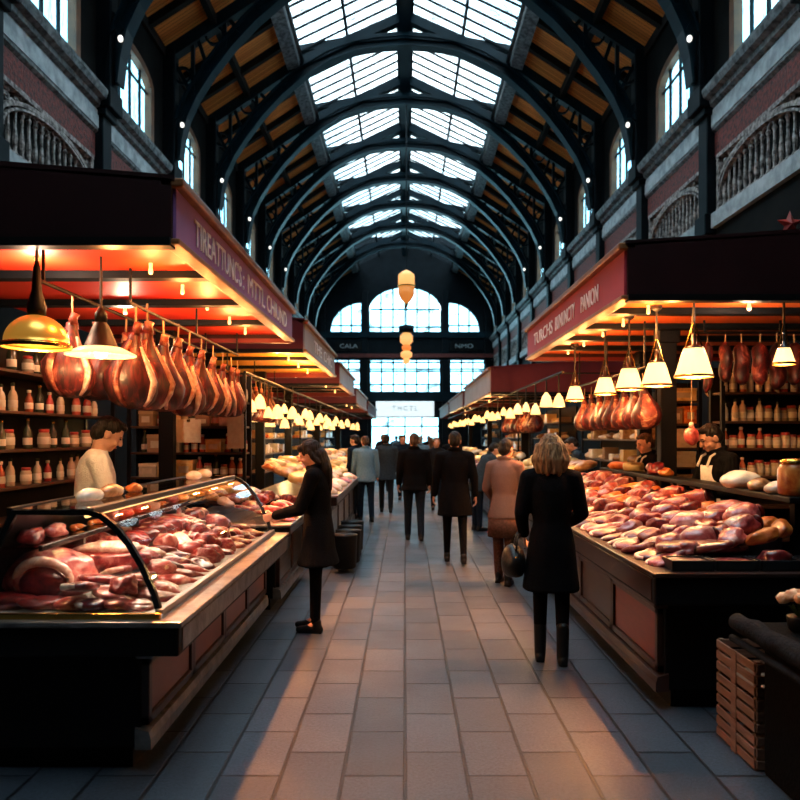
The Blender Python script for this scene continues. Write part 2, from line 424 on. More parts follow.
def side_wall(name, s):
    w = struct(name, (s*W, 0, 0))
    def bx(nm, m, p, z0, z1, t=.5, bevel=0):
        a, b = s*(W-p), s*(W+t)
        return MB().box(min(a,b), max(a,b), Y0, Y1, z0, z1).build(nm, M[m], w, bevel=bevel)
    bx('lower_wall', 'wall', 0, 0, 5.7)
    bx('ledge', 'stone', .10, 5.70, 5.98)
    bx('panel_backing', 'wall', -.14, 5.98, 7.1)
    bx('frieze', 'frieze', .0, 7.1, 7.55)
    mb = MB()
    pts = [(0,7.55),(.06,7.6),(.06,8.02),(.14,8.06),(.16,8.14),(.26,8.18),(.30,8.28),(.30,8.34),(.05,8.40),(0,8.42)]
    poly = pts + [(-.5,8.42),(-.5,7.55)]
    mb.prism(poly, lambda a,b: (s*(W-a), Y0, b), lambda a,b: (s*(W-a), Y1, b)); mb.build('cornice', M['cornice'], w)
    MB().box(min(s*(W-.075),s*W), max(s*(W-.075),s*W), Y0, Y1, 7.66, 7.98).build('stone_band', M['stone'], w)
    # upper wall: piers and heads around the windows
    hw = 1.15
    mids = [t + DT/2 - .2 for t in TR] 
    edges = [Y0]
    for c in mids: edges += [c-hw, c+hw]
    edges.append(Y1)
    a, b = s*W, s*(W+.11); x0, x1 = min(a,b), max(a,b)
    for i in range(0, len(edges), 2):
        if edges[i+1] - edges[i] > .02:
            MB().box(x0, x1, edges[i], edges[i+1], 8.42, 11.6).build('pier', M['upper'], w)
    for c in mids:
        n = 10
        poly = [(c-hw, 11.6)] + [(c - hw*math.cos(PI*k/n), 9.85 + .42*math.sin(PI*k/n)) for k in range(n+1)] + [(c+hw, 11.6)]
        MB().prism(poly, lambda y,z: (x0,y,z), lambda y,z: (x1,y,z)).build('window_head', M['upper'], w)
    # carved panels, one mesh shared by the bays
    first = None
    for t in TR:
        if first is None:
            c0 = t + DT/2; mb = MB(); X = lambda d: s*(W-d)
            y0, y1 = t+.28, t+DT-.28
            nb = 15
            for k in range(nb):
                y = y0 + .2 + (y1-y0-.4)*k/(nb-1)
                pr = [(.035,6.05),(.05,6.08),(.028,6.14),(.045,6.32),(.024,6.5),(.028,6.72),(.05,6.76),(.03,6.8)]
                mb.lathe(pr, 6, (X(-.06), y, 0))
                if k < nb-1:      # small arches between the balusters
                    dy = (y1-y0-.4)/(nb-1)
                    mb.sweep([(X(-.06), y + dy/2 - dy/2*math.cos(PI*q/6), 6.8 + .09*math.sin(PI*q/6)) for q in range(7)], [(-.02,-.015),(.02,-.015),(.02,.015),(-.02,.015)], side=Vector((1,0,0)))
            # the large arch moulding across the panel
            n = 18
            for dr, wd in ((0,.07),(.1,.04)):
                mb.sweep([(X(-.03), c0 - ((y1-y0)/2-.05-dr)*math.cos(PI*q/n), 6.42-dr*.6 + .58*math.sin(PI*q/n)) for q in range(n+1)], [(-.05,-wd/2),(.05,-wd/2),(.05,wd/2),(-.05,wd/2)], side=Vector((1,0,0)))
            for q in range(24):   # leaf carving under the arch
                yy = rng.uniform(y0+.1, y1-.1); zz = 6.9 + rng.uniform(-.06,.14)
                mb.ellipsoid((X(-.08), yy, zz), (.05, rng.uniform(.04,.11), .05), None, 6, 4)
            mb.box(min(X(.0),X(-.14)), max(X(.0),X(-.14)), y0-.02, y0+.09, 5.98, 7.1); mb.box(min(X(.0),X(-.14)), max(X(.0),X(-.14)), y1-.09, y1+.02, 5.98, 7.1)
            mb.box(min(X(.02),X(-.14)), max(X(.02),X(-.14)), y0, y1, 5.98, 6.06); mb.box(min(X(.02),X(-.14)), max(X(.02),X(-.14)), y0, y1, 7.02, 7.1)
            first = mb.build('carved_panel', M['lattice'], w); fy = t
        else:
            o = first.copy(); COL.objects.link(o); o.parent = w; o.location = (0, t-fy, 0)
    # pilasters under each truss
    pf = None
    for t in TR:
        if pf is None:
            mb = MB(); X = lambda d: s*(W-d)
            def b2(d, hy, z0, z1): mb.box(min(X(d),X(-.1)), max(X(d),X(-.1)), t-hy, t+hy, z0, z1)
            b2(.16,.20,5.0,8.0); b2(.24,.26,7.9,8.05); b2(.34,.30,8.05,8.45); b2(.22,.25,5.6,6.0); b2(.26,.16,8.45,8.7)
            pf = mb.build('pilaster', M['iron_dark'], w, bevel=.02); py_ = t
        else:
            o = pf.copy(); COL.objects.link(o); o.parent = w; o.location = (0, t-py_, 0)
    return w
side_wall('wall_left', -1); side_wall('wall_right', 1)
wb = struct('wall_back', (0,Y0,0)); MB().box(-W-.5, W+.5, Y0-.4, Y0, 0, 15).build('plaster', M['wall'], wb)

# windows in the clerestory
wi = 0
for s in (-1, 1):
    src = None
    for t in TR:
        wi += 1; c = t + DT/2 - .2; hw = 1.15
        if src is None:
            r = struct('window_%d' % wi, (s*W, c, 8.42))
            n = 12; arc = [(c - hw*math.cos(PI*k/n), 9.85 + .42*math.sin(PI*k/n)) for k in range(n+1)]
            X = lambda d: s*(W+d)
            path = [(X(0), c-hw, 8.42)] + [(X(0), y, z) for y, z in arc] + [(X(0), c+hw, 8.42)]
            MB().sweep(path, [(-.05,-.02),(.11,-.02),(.11,.16),(-.05,.16)] if s > 0 else [(-.11,-.02),(.05,-.02),(.05,.16),(-.11,.16)], side=Vector((1,0,0))).build('window_frame', M['reveal'], r)
            mb = MB()
            for k in range(1, 4):
                y = c - hw + 2*hw*k/4; zt = 9.85 + .42*math.sqrt(max(0, 1-((y-c)/hw)**2))
                mb.box(min(X(.05),X(.09)), max(X(.05),X(.09)), y-.04, y+.04, 8.42, zt)
            mb.box(min(X(.05),X(.08)), max(X(.05),X(.08)), c-hw, c+hw, 9.70, 9.76)
            mb.box(min(X(.04),X(.1)), max(X(.04),X(.1)), c-hw, c+hw, 8.42, 8.52)
            mb.build('mullion_lattice', M['iron'], r)
            poly = [(c-hw, 8.42)] + arc + [(c+hw, 8.42)]
            MB().prism(poly, lambda y,z: (X(.095),y,z), lambda y,z: (X(.105),y,z)).build('pane', M['winglass'], r)
            src = r; sy = c
        else:
            r = dup(src, (s*W, c, 8.42)); r.name = 'window_%d' % wi

# roof: boarded slopes, rafters, purlins
RZ, SX, SZ, EX, EZ = 12.85+EYE, 3.4, 11.35+EYE, 6.2, 9.5+EYE      # ridge, skylight edge, eave
ce = struct('ceiling', (0,0,SZ))
sl = (SZ-EZ)/(EX-SX)
for s in (-1, 1):
    poly = [(SX, SZ), (EX+.4, EZ-.4*sl), (EX+.4, EZ-.4*sl+.15), (SX, SZ+.15)]
    MB().prism(poly, lambda a,b: (s*a, Y0, b), lambda a,b: (s*a, Y1+.3, b)).build('boarded_slope', M['timber'], ce)
    # purlins
    for a in (4.75, 6.0):
        zz = SZ - (a-SX)*sl
        MB().beam((s*a, Y0, zz-.12), (s*a, Y1, zz-.12), .15, .24, side=Vector((1,0,0))).build('purlin', M['timber_dark'], ce)
    for t in [y for tt in TR for y in (tt+DT/3, tt+2*DT/3)]:
        MB().beam((s*(SX-.05), t, SZ-.08), (s*(EX), t, EZ-.08), .17, .20).build('rafter', M['timber_dark'], ce)
    # curb along the skylight
    poly = [(SX-.22, SZ-.22), (SX+.14, SZ-.32), (SX+.14, SZ+.3), (SX-.22, SZ+.3)]
    MB().prism(poly, lambda a,b: (s*a, Y0, b), lambda a,b: (s*a, Y1, b)).build('skylight_curb', M['cornice'], ce)
    MB().tube([(s*(SX-.30), Y0, SZ-.06), (s*(SX-.30), Y1, SZ-.06)], .06, 8).build('gutter_pipe', M['steel_dark'], ce)
for s, nm in ((-1,'skylight_window_1'),(1,'skylight_window_2')):
    sk = struct(nm, (s*SX/2, 0, SZ)); zr = RZ+.3; ze = SZ+.15
    poly = [(.0, zr), (SX, ze), (SX, ze+.02), (.0, zr+.02)]
    MB().prism(poly, lambda a,b: (s*a, Y0, b), lambda a,b: (s*a, Y1, b)).build('pane', M['glass'], sk)
    mb = MB(); y = 5.0
    while y < Y1:
        mb.beam((s*.0, y, zr-.02), (s*SX, y, ze-.02), .035, .06); y += DT/7
    mb.build('glazing_bar_lattice', M['iron_dark'], sk)
    zm = (zr+ze)/2
    MB().beam((s*SX*.52, Y0, zm-.05), (s*SX*.52, Y1, zm-.05), .08, .14, side=Vector((1,0,0))).build('middle_bar', M['iron'], sk)
rb = struct('ridge_beam', (0,0,RZ))
MB().box(-.26, .26, Y0, Y1, RZ-.12, RZ+.3).build('beam', M['iron'], rb)
MB().box(-.10, .10, Y0, Y1, RZ-.55, RZ-.12).build('web', M['iron_dark'], rb)
MB().box(-.17, .17, Y0, Y1, RZ-.62, RZ-.55).build('flange', M['iron'], rb)

ARCH = [(0,11.95),(.8,11.9),(1.5,11.78),(2.28,11.5),(3.1,11.02),(3.8,10.42),(4.4,9.78),(4.9,9.12),(5.3,8.5),(5.55,7.95),(5.68,7.4),(5.74,6.9)]
def mirrored(pts): return [(-x, z) for x, z in reversed(pts[1:])] + pts
def make_truss(y):
    r = struct('roof_truss', (0, y, 6.7+EYE))
    I = [(-.17,-.16),(.17,-.16),(.17,-.12),(.03,-.12),(.03,.12),(.17,.12),(.17,.16),(-.17,.16),(-.17,.12),(-.03,.12),(-.03,-.12),(-.17,-.12)]
    P = lambda pts: [(x, y, z+EYE) for x, z in pts]
    MB().sweep(P(mirrored(ARCH)), I).build('arch', M['iron'], r)
    MB().sweep(P(mirrored([(0,12.72),(3.4,11.2),(6.0,9.45)])), [(-.13,-.15),(.13,-.15),(.13,.15),(-.13,.15)]).build('rafter', M['iron'], r)
    MB().sweep(P(mirrored([(0,12.12),(1.6,11.98),(3.3,11.68)])), [(-.13,-.10),(.13,-.10),(.13,.10),(-.13,.10)]).build('tie', M['iron'], r)
    mb = MB()
    for sg in (-1, 1):
        for (x0,z0,x1,z1) in [(.7,12.05,1.3,12.15),(1.6,11.9,2.3,11.72),(2.3,11.6,2.9,11.45),(3.6,10.7,3.9,10.9),(4.1,10.1,4.5,10.5),(4.5,9.7,4.5,10.4),(4.9,9.1,5.2,10.0),(5.3,8.5,5.3,9.9),(5.3,8.5,5.85,9.5),(5.55,7.95,5.9,8.6)]:
            mb.beam((sg*x0, y, z0+EYE), (sg*x1, y, z1+EYE), .09, .09)
        for (cx, cz, rr) in [(3.0,11.45,.2),(3.45,11.25,.16),(4.75,10.0,.22),(5.55,9.0,.2)]:   # pierced roundels
            n = 12
            mb.sweep([(sg*(cx + rr*math.cos(2*PI*k/n)), y, cz + EYE + rr*math.sin(2*PI*k/n)) for k in range(n+1)], [(-.05,-.025),(.05,-.025),(.05,.025),(-.05,.025)], closed_caps=False)
    mb.build('spandrel_lattice', M['iron'], r)
    for sg in (-1, 1):
        MB().box(sg*5.86-.16, sg*5.86+.16, y-.17, y+.17, 6.7+EYE, 9.6+EYE).build('column', M['iron_dark'], r, bevel=.03)
    return r
t0 = make_truss(TR[0])
for t in TR[1:]: dup(t0, (0, t, 6.7+EYE))

# small globe lamps on the truss columns
def globe(s, y, label):
    r = thing('globe_lamp', label, 'lamp', (s*5.5, y-.22, 9.35), 'globe lamps on the roof columns')
    MB().tube([(s*5.72, y-.16, 9.5), (s*5.6, y-.22, 9.56), (s*5.5, y-.22, 9.5)], .02, 6).build('bracket', M['iron_dark'], r)
    MB().ellipsoid((s*5.5, y-.22, 9.38), (.05,.05,.065), None, 12, 8).build('globe', M['bulb_white'], r, smooth=True)
    return r
for s, nm in ((-1,'left'),(1,'right')):
    src = None
    for i, t in enumerate(TR[1:7]):
        lab = 'small white globe lamp on the %s iron column of the %s wall' % (ORD(i), nm)
        if src is None: src = globe(s, t, lab)
        else: dup(src, (s*5.5, t-.22, 9.35), label=lab)

# far end wall with its windows
we = struct('wall_front', (0,Y1,0))
def openings(x):
    a = abs(x); o = []
    if a < 2.45: o.append((8.75, 10.2 + 1.6*math.sqrt(max(0,1-(a/2.45)**2))))
    if 2.95 < a < 5.05: o.append((8.75, 8.8 + 1.95*math.sqrt(max(0,1-((a-2.95)/2.1)**2))))
    if a < 2.4: o.append((4.7, 6.85))
    if 3.05 < a < 5.4: o.append((4.7, 6.85))
    if a < 2.3: o.append((-.1, 2.95))
    return sorted(o)
br = sorted(set([round(-6.4 + .1*k, 3) for k in range(129)] + [sg*q for sg in (-1,1) for q in (2.3,2.4,2.45,2.95,3.05,5.05,5.4)]))
mb = MB()
for xa, xb in zip(br, br[1:]):
    xm = (xa+xb)/2; om = openings(xm); e = 1e-4
    oa = openings(xa+e); ob = openings(xb-e)
    z = [(0,0)]; segs = []
    la = lb = 0.0
    for (A, B) in zip(oa, ob):
        if A[0] > la + .01: segs.append((la, lb, A[0], B[0]))
        la, lb = A[1], B[1]
    segs.append((la, lb, 15.2, 15.2))
    for a0, b0, a1, b1 in segs:
        mb.prism([(xa,a0),(xb,b0),(xb,b1),(xa,a1)], lambda x,z: (x,Y1,z), lambda x,z: (x,Y1+.3,z))
mb.build('end_wall', M['iron_dark'], we)
for z0, z1, m, p in ((8.35,8.75,'iron',.25),(7.0,7.25,'frieze',.3),(6.85,7.0,'iron',.15),(4.05,4.7,'iron',.3),(7.3,8.35,'iron_dark',.1)):
    MB().box(-6, 6, Y1-p, Y1, z0, z1).build('beam', M[m], we)
for x in (-5.6,-2.72,2.72,5.6):
    MB().box(x-.2, x+.2, Y1-.22, Y1, 0, 11.5).build('column', M['iron_dark'], we, bevel=.02)
def end_window(n, x0, x1, z0, z1, nv, hz, top):
    r = struct('window_%d' % n, ((x0+x1)/2, Y1, z0))
    mb = MB()
    for k in range(nv+1):
        x = x0 + (x1-x0)*k/nv; mb.box(x-.05, x+.05, Y1+.05, Y1+.15, z0, max(z0+.05, top(x)))
    for h in hz:
        xs = [x0 + (x1-x0)*k/60 for k in range(61)]; xs = [x for x in xs if top(x) >= h]
        if len(xs) > 1: mb.box(xs[0], xs[-1], Y1+.05, Y1+.14, h-.05, h+.05)
    mb.build('mullion_lattice', M['iron_dark'], r)
    xs = [x0 + (x1-x0)*k/24 for k in range(25)]
    MB().prism([(x0, z0)] + [(x, max(z0+.02, top(x))) for x in xs] + [(x1, z0)], lambda x,z: (x,Y1+.18,z), lambda x,z: (x,Y1+.19,z)).build('pane', M['endglass'], r)
def tb(x): return 10.2 + 1.6*math.sqrt(max(0,1-(abs(x)/2.45)**2))
def ts(x): return 8.8 + 1.95*math.sqrt(max(0,1-((abs(x)-2.95)/2.1)**2))
end_window(21, -2.45, 2.45, 8.75, 11.8, 6, (9.1,10.3), tb)
end_window(22, -5.05, -2.95, 8.75, 10.8, 3, (9.2,), ts); end_window(23, 2.95, 5.05, 8.75, 10.8, 3, (9.2,), ts)
flat = lambda x: 6.85
end_window(24, -2.4, 2.4, 4.7, 6.85, 6, (5.2,6.1,6.25,6.7), flat); end_window(25, -5.4, -3.05, 4.7, 6.85, 3, (5.2,6.1,6.25,6.7), flat); end_window(26, 3.05, 5.4, 4.7, 6.85, 3, (5.2,6.1,6.25,6.7), flat)
dr = struct('door_1', (0,Y1,0)); mb = MB()
for x in (-2.3,-1.15,0,1.15,2.3): mb.box(x-.05, x+.05, Y1+.05, Y1+.15, 0, 2.95)
mb.box(-2.3, 2.3, Y1+.05, Y1+.15, 2.3, 2.4); mb.build('door_frame', M['iron'], dr)
MB().box(-2.3, 2.3, Y1+.17, Y1+.18, 0, 2.95).build('pane', M['endglass'], dr)

def text_mesh(name, body, m, parent, size, width, MX, extrude=.004):
    cu = bpy.data.curves.new(name, 'FONT'); cu.body = body; cu.size = size; cu.extrude = extrude; cu.align_x = 'LEFT'; cu.resolution_u = 3
    t = bpy.data.objects.new(name, cu); COL.objects.link(t)
    tmp = bpy.data.scenes.new('workshop'); tmp.collection.objects.link(t)
    with bpy.context.temp_override(scene=tmp, view_layer=tmp.view_layers[0]):
        me = bpy.data.meshes.new_from_object(t.evaluated_get(bpy.context.evaluated_depsgraph_get()))
    bpy.data.scenes.remove(tmp)
    bpy.data.objects.remove(t)
    xs = [v.co.x for v in me.vertices]; k = width/(max(xs)-min(xs)); x0 = min(xs)
    for v in me.vertices: v.co.x = (v.co.x-x0)*k
    rl = root_loc(parent)
    me.transform(Matrix.Translation(-rl) @ MX)
    me.materials.append(M[m])
    o = bpy.data.objects.new(name, me); COL.objects.link(o); o.parent = parent
    return o
def facing(loc, right, up):
    r, u = Vector(right), Vector(up); n = r.cross(u)
    m = Matrix((r, u, n)).transposed().to_4x4(); m.translation = Vector(loc); return m

sg = thing('hanging_sign', 'white lit sign with faint thin lettering over the far doorway', 'sign', (0,Y1-.6,3.0))
MB().box(-1.95, 1.95, Y1-.65, Y1-.5, 3.0, 4.02).build('panel', M['sign_white'], sg, bevel=.04)
text_mesh('lettering', 'T H C T L', 'sign_ink', sg, .45, 1.7, facing((-.85,Y1-.66,3.4),(1,0,0),(0,0,1)))
for x in (-1.6,1.6): MB().box(x-.04, x+.04, Y1-.6, Y1-.3, 4.0, 4.12).build('hanger', M['iron_dark'], sg)
for x, b, lab in ((-4.3,'CALA','small dark name board with grey letters, left of the far arched window'),(3.5,'NMO','small dark name board with grey letters, right of the far arched window')):
    r = thing('name_board', lab, 'sign', (x+.5, Y1-.2, 7.5))
    MB().box(x-.4, x+1.4, Y1-.18, Y1-.1, 7.5, 8.1).build('panel', M['black'], r)
    text_mesh('lettering', b, 'stone', r, .4, 1.2, facing((x-.1,Y1-.185,7.65),(1,0,0),(0,0,1)))

# the tall hanging lanterns down the nave
def lantern(y, z0, h, wd, label, tiers):
    r = thing('hanging_lantern', label, 'lantern', (0.02*y*.1, y, z0)); x = r.location.x; q = wd/2
    MB().tube([(x,y,z0+h), (x,y,RZ-.6)], .025, 6).build('rod', M['iron_dark'], r)
    if tiers == 0:
        MB().lathe([(.03,h+.16),(q*.5,h+.10),(q*.95,h),(q,h-.06),(q*1.02,h*.62)], 20, (x,y,z0)).build('upper_glass', M['lantern'], r, smooth=True)
        MB().lathe([(q*1.06,h*.62),(q*1.06,h*.58)], 20, (x,y,z0)).build('band', M['brass'], r)
        MB().lathe([(q*1.0,h*.58),(q*.96,h*.30),(q*.6,h*.12),(q*.2,.02)], 20, (x,y,z0)).build('lower_glass', M['lantern_low'], r, smooth=True)
        MB().lathe([(q*.3,.02),(q*.15,-.08),(.02,-.16)], 12, (x,y,z0)).build('finial', M['brass'], r, smooth=True)
    else:
        MB().lathe([(.05,h+.42),(q*1.2,h+.34),(q*1.25,h+.05),(q*.9,h)], 20, (x,y,z0)).build('cap', M['iron_dark'], r, smooth=True)
        ww = [1.0,.72,.9,.55]; z = h
        for k, a in enumerate(ww):
            hh = h*(.38,.2,.24,.18)[k]
            MB().lathe([(q*a*.6,z),(q*a,z-hh*.25),(q*a,z-hh*.75),(q*a*.55,z-hh)], 18, (x,y,z0)).build('glass_tier', M['lantern'] if k != 1 else M['lantern_low'], r, smooth=True); z -= hh
    return r
lantern(25.0, 4.72+EYE, 1.05, .58, "amber glass lantern hanging from the ridge, the upper and nearer of two", 0)
lantern(34.0, 3.5+EYE, 1.5, .62, "tiered amber lantern with a dark cap, hanging below and beyond the first", 1)
# ------------------------------------------------------------------ stall canopies
def lamp_light(name, kind, loc, power, col, parent, radius=.05, spot=None, aim=None):
    l = bpy.data.lights.new(name, kind); l.energy = power; l.color = col
    l.shadow_soft_size = radius
    if spot: l.spot_size = R(spot); l.spot_blend = 1.0
    o = bpy.data.objects.new(name, l); COL.objects.link(o)
    if parent: o.parent = parent; o.location = Vector(loc) - root_loc(parent)
    else: o.location = loc
    if aim is not None: o.rotation_euler = (Vector(aim) - Vector(loc)).to_track_quat('-Z', 'Y').to_euler()
    return o

def canopy(name, s, y0, y1, X, zb, zt, XB, fascia, soffit, label, text=None, tcol='lettering', endmat='maroon', beams=3, rise=.22, posts=(), beam_sz=.12, trim='gold', downlights=(), dl_x=1.75, dl_pow=60, dl_spot=16, dl_cone=32, dl_first=-.9, deep=()):
    r = thing(name, label, 'canopy', (s*X, y0, 0))
    bx = lambda a, b: (min(s*a, s*b), max(s*a, s*b))
    MB().box(*bx(X, X+.06), y0+.03, y1-.03, zb, zt).build('fascia', M[fascia], r, bevel=.006)
    MB().box(*bx(X-.05, X+.09), y0, y1, zt, zt+.055).build('trim_rail', M[trim], r, bevel=.012)
    MB().box(*bx(X-.03, X+.08), y0, y1, zb-.035, zb).build('trim_rail', M[trim], r, bevel=.01)
    for yy, nm in ((y0, 'end_panel'), (y1-.05, 'end_panel')):
        MB().prism([(X+.02, zb-.01), (X+.02, zt+.05), (XB, zt+rise), (XB, zb-.01)], lambda a,b: (s*a, yy, b), lambda a,b: (s*a, yy+.05, b)).build(nm, M[endmat], r)
        MB().box(*bx(X+.02, XB), yy-.025, yy+.075, zb-.05, zb).build('end_rail', M['black'] if yy == y0 else M['dark_red'], r)
    MB().prism([(X, zt+.03), (XB, zt+rise), (XB, zt+rise+.04), (X, zt+.07)], lambda a,b: (s*a, y0, b), lambda a,b: (s*a, y1, b)).build('roof_panel', M[endmat], r)
    MB().box(*bx(X+.06, XB), y0+.05, y1-.05, zb+.05, zb+.07).build('soffit', M[soffit], r)
    for k in range(beams):
        y = y0 + (y1-y0)*(k+1)/(beams+1)
        MB().box(*bx(X+.06, XB), y-beam_sz/2, y+beam_sz/2, zb-.005, zb+.05).build('cross_beam', M['iron_dark'], r)
    for (x, y) in posts:
        mb = MB(); mb.box(s*x-.085, s*x+.085, y-.06, y+.06, .0, zb+.1); mb.box(s*x-.11, s*x+.11, y-.09, y+.09, 0, .14); mb.box(s*x-.11, s*x+.11, y-.09, y+.09, zb-.12, zb+.1)
        mb.build('post', M['black'], r, bevel=.01)
    for y in downlights:
        MB().lathe([(.014,.05),(.012,.02),(.015,.005),(.016,-.012),(.012,-.026),(.004,-.03)], 12, (s*dl_x, y, zb+.0)).build('downlight', M['shade_far'], r, smooth=True)
        lamp_light('bulb_fill_glow', 'POINT', (s*dl_x, y, zb-.15), dl_pow*.36, (1,.38,.10), r, .04)  # fill light added at each bulb to brighten the soffit
        lamp_light('downlight_glow', 'SPOT', (s*dl_x, y, zb-.09), dl_pow*dl_spot, (1,.33,.09), r, .03, dl_cone, (s*.58, y + (dl_first if y == downlights[0] else -.25), 0))
    for x, y, pw in deep:  # fill bulbs added farther in to brighten the butcher, shelves and soffit
        MB().lathe([(.014,.05),(.014,.01),(.02,-.01),(.014,-.03),(.004,-.035)], 12, (s*x, y, zb+.0)).build('downlight', M['shade_far'], r, smooth=True)
        lamp_light('bulb_fill_glow', 'POINT', (s*x, y, zb-.10), pw, (1,.66,.42), r, .05)
    if text:
        for body, ya, yb, hgt in text:
            zc = (zb+zt)/2 - hgt*.36
            if s < 0: text_mesh('lettering', body, tcol, r, hgt, yb-ya, facing((s*X+.004, ya, zc), (0,1,0), (0,0,1)))
            else: text_mesh('lettering', body, tcol, r, hgt, yb-ya, facing((s*X-.004, yb, zc), (0,-1,0), (0,0,1)))
    return r

canopy('stall_canopy', -1, 4.1, 8.4, 1.35, 2.86, 3.16, 3.7, 'purple', 'soffit_red', 'purple fascia canopy with pale lettering over the glass meat case',
       text=[("TIREATTUNC'S :", 4.48, 5.85, .24), ('MTTL CHIUND', 6.0, 7.95, .24)], beams=3, posts=((2.75,8.1),(3.5,4.4)), downlights=(4.25,4.9,5.6,6.3,7.1,7.8), dl_x=1.78, deep=((2.5,4.75,48),(2.6,6.5,30)))
canopy('stall_canopy', -1, 9.4, 13.5, 1.35, 2.87, 3.21, 3.7, 'beige', 'soffit_yellow', 'beige fascia canopy with a bright yellow underside beyond the purple one',
       text=[('THE', 10.4, 11.3, .24), ('CHIC', 11.6, 12.9, .24)], endmat='dark_red', beams=2, beam_sz=.05, posts=((2.75,9.7),(2.75,13.3)), downlights=(9.75,10.7,11.7,12.8), dl_x=1.78, dl_pow=110, dl_spot=4)
canopy('stall_canopy', -1, 14.6, 18.6, 1.35, 2.80, 3.16, 3.7, 'greyfascia', 'soffit_orange', 'grey fascia canopy, third along from the purple one', endmat='dark_red', posts=((2.75,16.5),), downlights=(15.5,17.5), dl_pow=70)
canopy('stall_canopy', -1, 19.6, 24.6, 1.35, 2.62, 2.98, 3.7, 'greyfascia', 'soffit_orange', 'low canopy with a pale end, fourth along from the purple one', endmat='dark_red', posts=((2.75,22),), downlights=(21,23), dl_pow=70)
canopy('stall_canopy', -1, 25.4, 33, 1.35, 2.55, 2.9, 3.7, 'dark_red', 'soffit_orange', 'last dark red canopy of the left row before the end wall', endmat='dark_red', posts=((2.75,29),))
canopy('stall_canopy', 1, 5.4, 9.75, 1.70, 2.79, 3.14, 4.6, 'crimson', 'soffit_orange', 'crimson fascia canopy with pale lettering over the heaped meat counter',
       text=[('TURCHS', 8.05, 9.2, .22), ('BUNUNCTY', 7.0, 7.9, .22), ('PANION', 6.15, 6.75, .22)], beams=4, posts=((2.75,7.35),(3.25,9.5)), downlights=(5.55,6.1,6.8,7.5,8.3,9.1), dl_x=2.12, dl_first=-1.5, deep=((2.9,5.9,22),))
canopy('stall_canopy', 1, 14.0, 20, 1.70, 2.58, 3.02, 4.6, 'beige', 'soffit_orange', 'beige fascia canopy with a dark red end beyond the crimson one', endmat='dark_red', posts=((2.9,17),), downlights=(15.5,17.5), dl_x=2.1, dl_pow=70)
canopy('stall_canopy', 1, 20.8, 26.8, 1.70, 2.6, 2.98, 4.6, 'greyfascia', 'soffit_orange', 'grey fascia canopy, third along from the crimson one', endmat='dark_red', posts=((2.9,24),), downlights=(22.5,24.5), dl_x=2.1, dl_pow=70)
canopy('stall_canopy', 1, 27.6, 34, 1.70, 2.6, 2.96, 4.6, 'greyfascia', 'soffit_orange', 'last pale canopy of the right row before the end wall', endmat='dark_red', posts=((2.9,31),))

# ------------------------------------------------------------------ counters
def counter(s, y0, y1, xf, xl, xb, ztop, label, panels, pm, lipmat, lip=(.175,), near='black', lit_first_mat=None, extra=None):
    """xf: front face, xl: lip edge, xb: back, all as distances from the aisle centre line"""
    r = thing('market_counter', label, 'counter', (s*xf, y0, 0))
    bx = lambda a, b: (min(s*a, s*b), max(s*a, s*b))
    L = lip[0]
    MB().box(*bx(xf+.04, xb), y0+.04, y1, .12, ztop-L).build('body', M[near], r, bevel=.01)
    MB().box(*bx(xf+.10, xb), y0+.10, y1, 0, .12).build('plinth', M['black'], r)
    MB().box(*bx(xl, xb), y0-.10, y1, ztop-L, ztop-.03).build('worktop', M[near], r, bevel=.012)
    MB().box(*bx(xl-.02, xb), y0-.12, y1, ztop-.03, ztop).build('worktop_edge', M[lipmat], r, bevel=.008)
    MB().box(*bx(xl-.006, xl+.02), y0-.05, y1, ztop-L+.02, ztop-.045).build('lip_facing', M[lipmat], r, bevel=.004)
    # mouldings along the front
    zt = ztop-L
    MB().box(*bx(xf-.03, xf+.06), y0+.02, y1, zt-.05, zt).build('moulding', M[lipmat], r, bevel=.012)
    MB().prism([(xf-.022,.12),(xf-.022,.17),(xf-.012,.21),(xf+.06,.23),(xf+.06,.12)], lambda a,b: (s*a, y0+.02, b), lambda a,b: (s*a, y1, b)).build('moulding', M['tan' if lipmat != 'ironwood' else 'ironwood'], r)
    n = panels; pw = (y1-y0-.04)/n
    for k in range(n):
        a, b = y0+.06+k*pw, y0+.06+(k+1)*pw
        mb = MB(); fr = .045
        mb.box(*bx(xf, xf+.05), a, a+fr, .23, zt-.05); mb.box(*bx(xf, xf+.05), b-fr, b, .23, zt-.05)
        mb.box(*bx(xf, xf+.05), a, b, .23, .23+fr); mb.box(*bx(xf, xf+.05), a, b, zt-.05-fr, zt-.05)
        f = mb.build('panel_frame', M['ironwood'], r, bevel=.005)
        MB().box(*bx(xf+.015, xf+.05), a+fr, b-fr, .23+fr, zt-.05-fr).build('front_panel', M[lit_first_mat if (lit_first_mat and k == 0) else pm], f, bevel=.008)
    return r
counter(-1, 3.5, 6.55, 1.30, 1.10, 2.22, .80, 'long butcher counter with dusky pink panels under the glass meat case', 4, 'panel', 'tan')
counter(-1, 6.75, 8.4, 1.22, 1.10, 2.30, .86, 'plain counter of open meat trays behind the woman in the black coat', 2, 'steel', 'steel', lip=(.12,))
counter(1, 4.3, 9.2, 1.57, 1.50, 2.72, .88, 'dark mahogany counter heaped with meat under the crimson canopy', 5, 'ironwood', 'ironwood', lit_first_mat='mahogany', lip=(.2,))

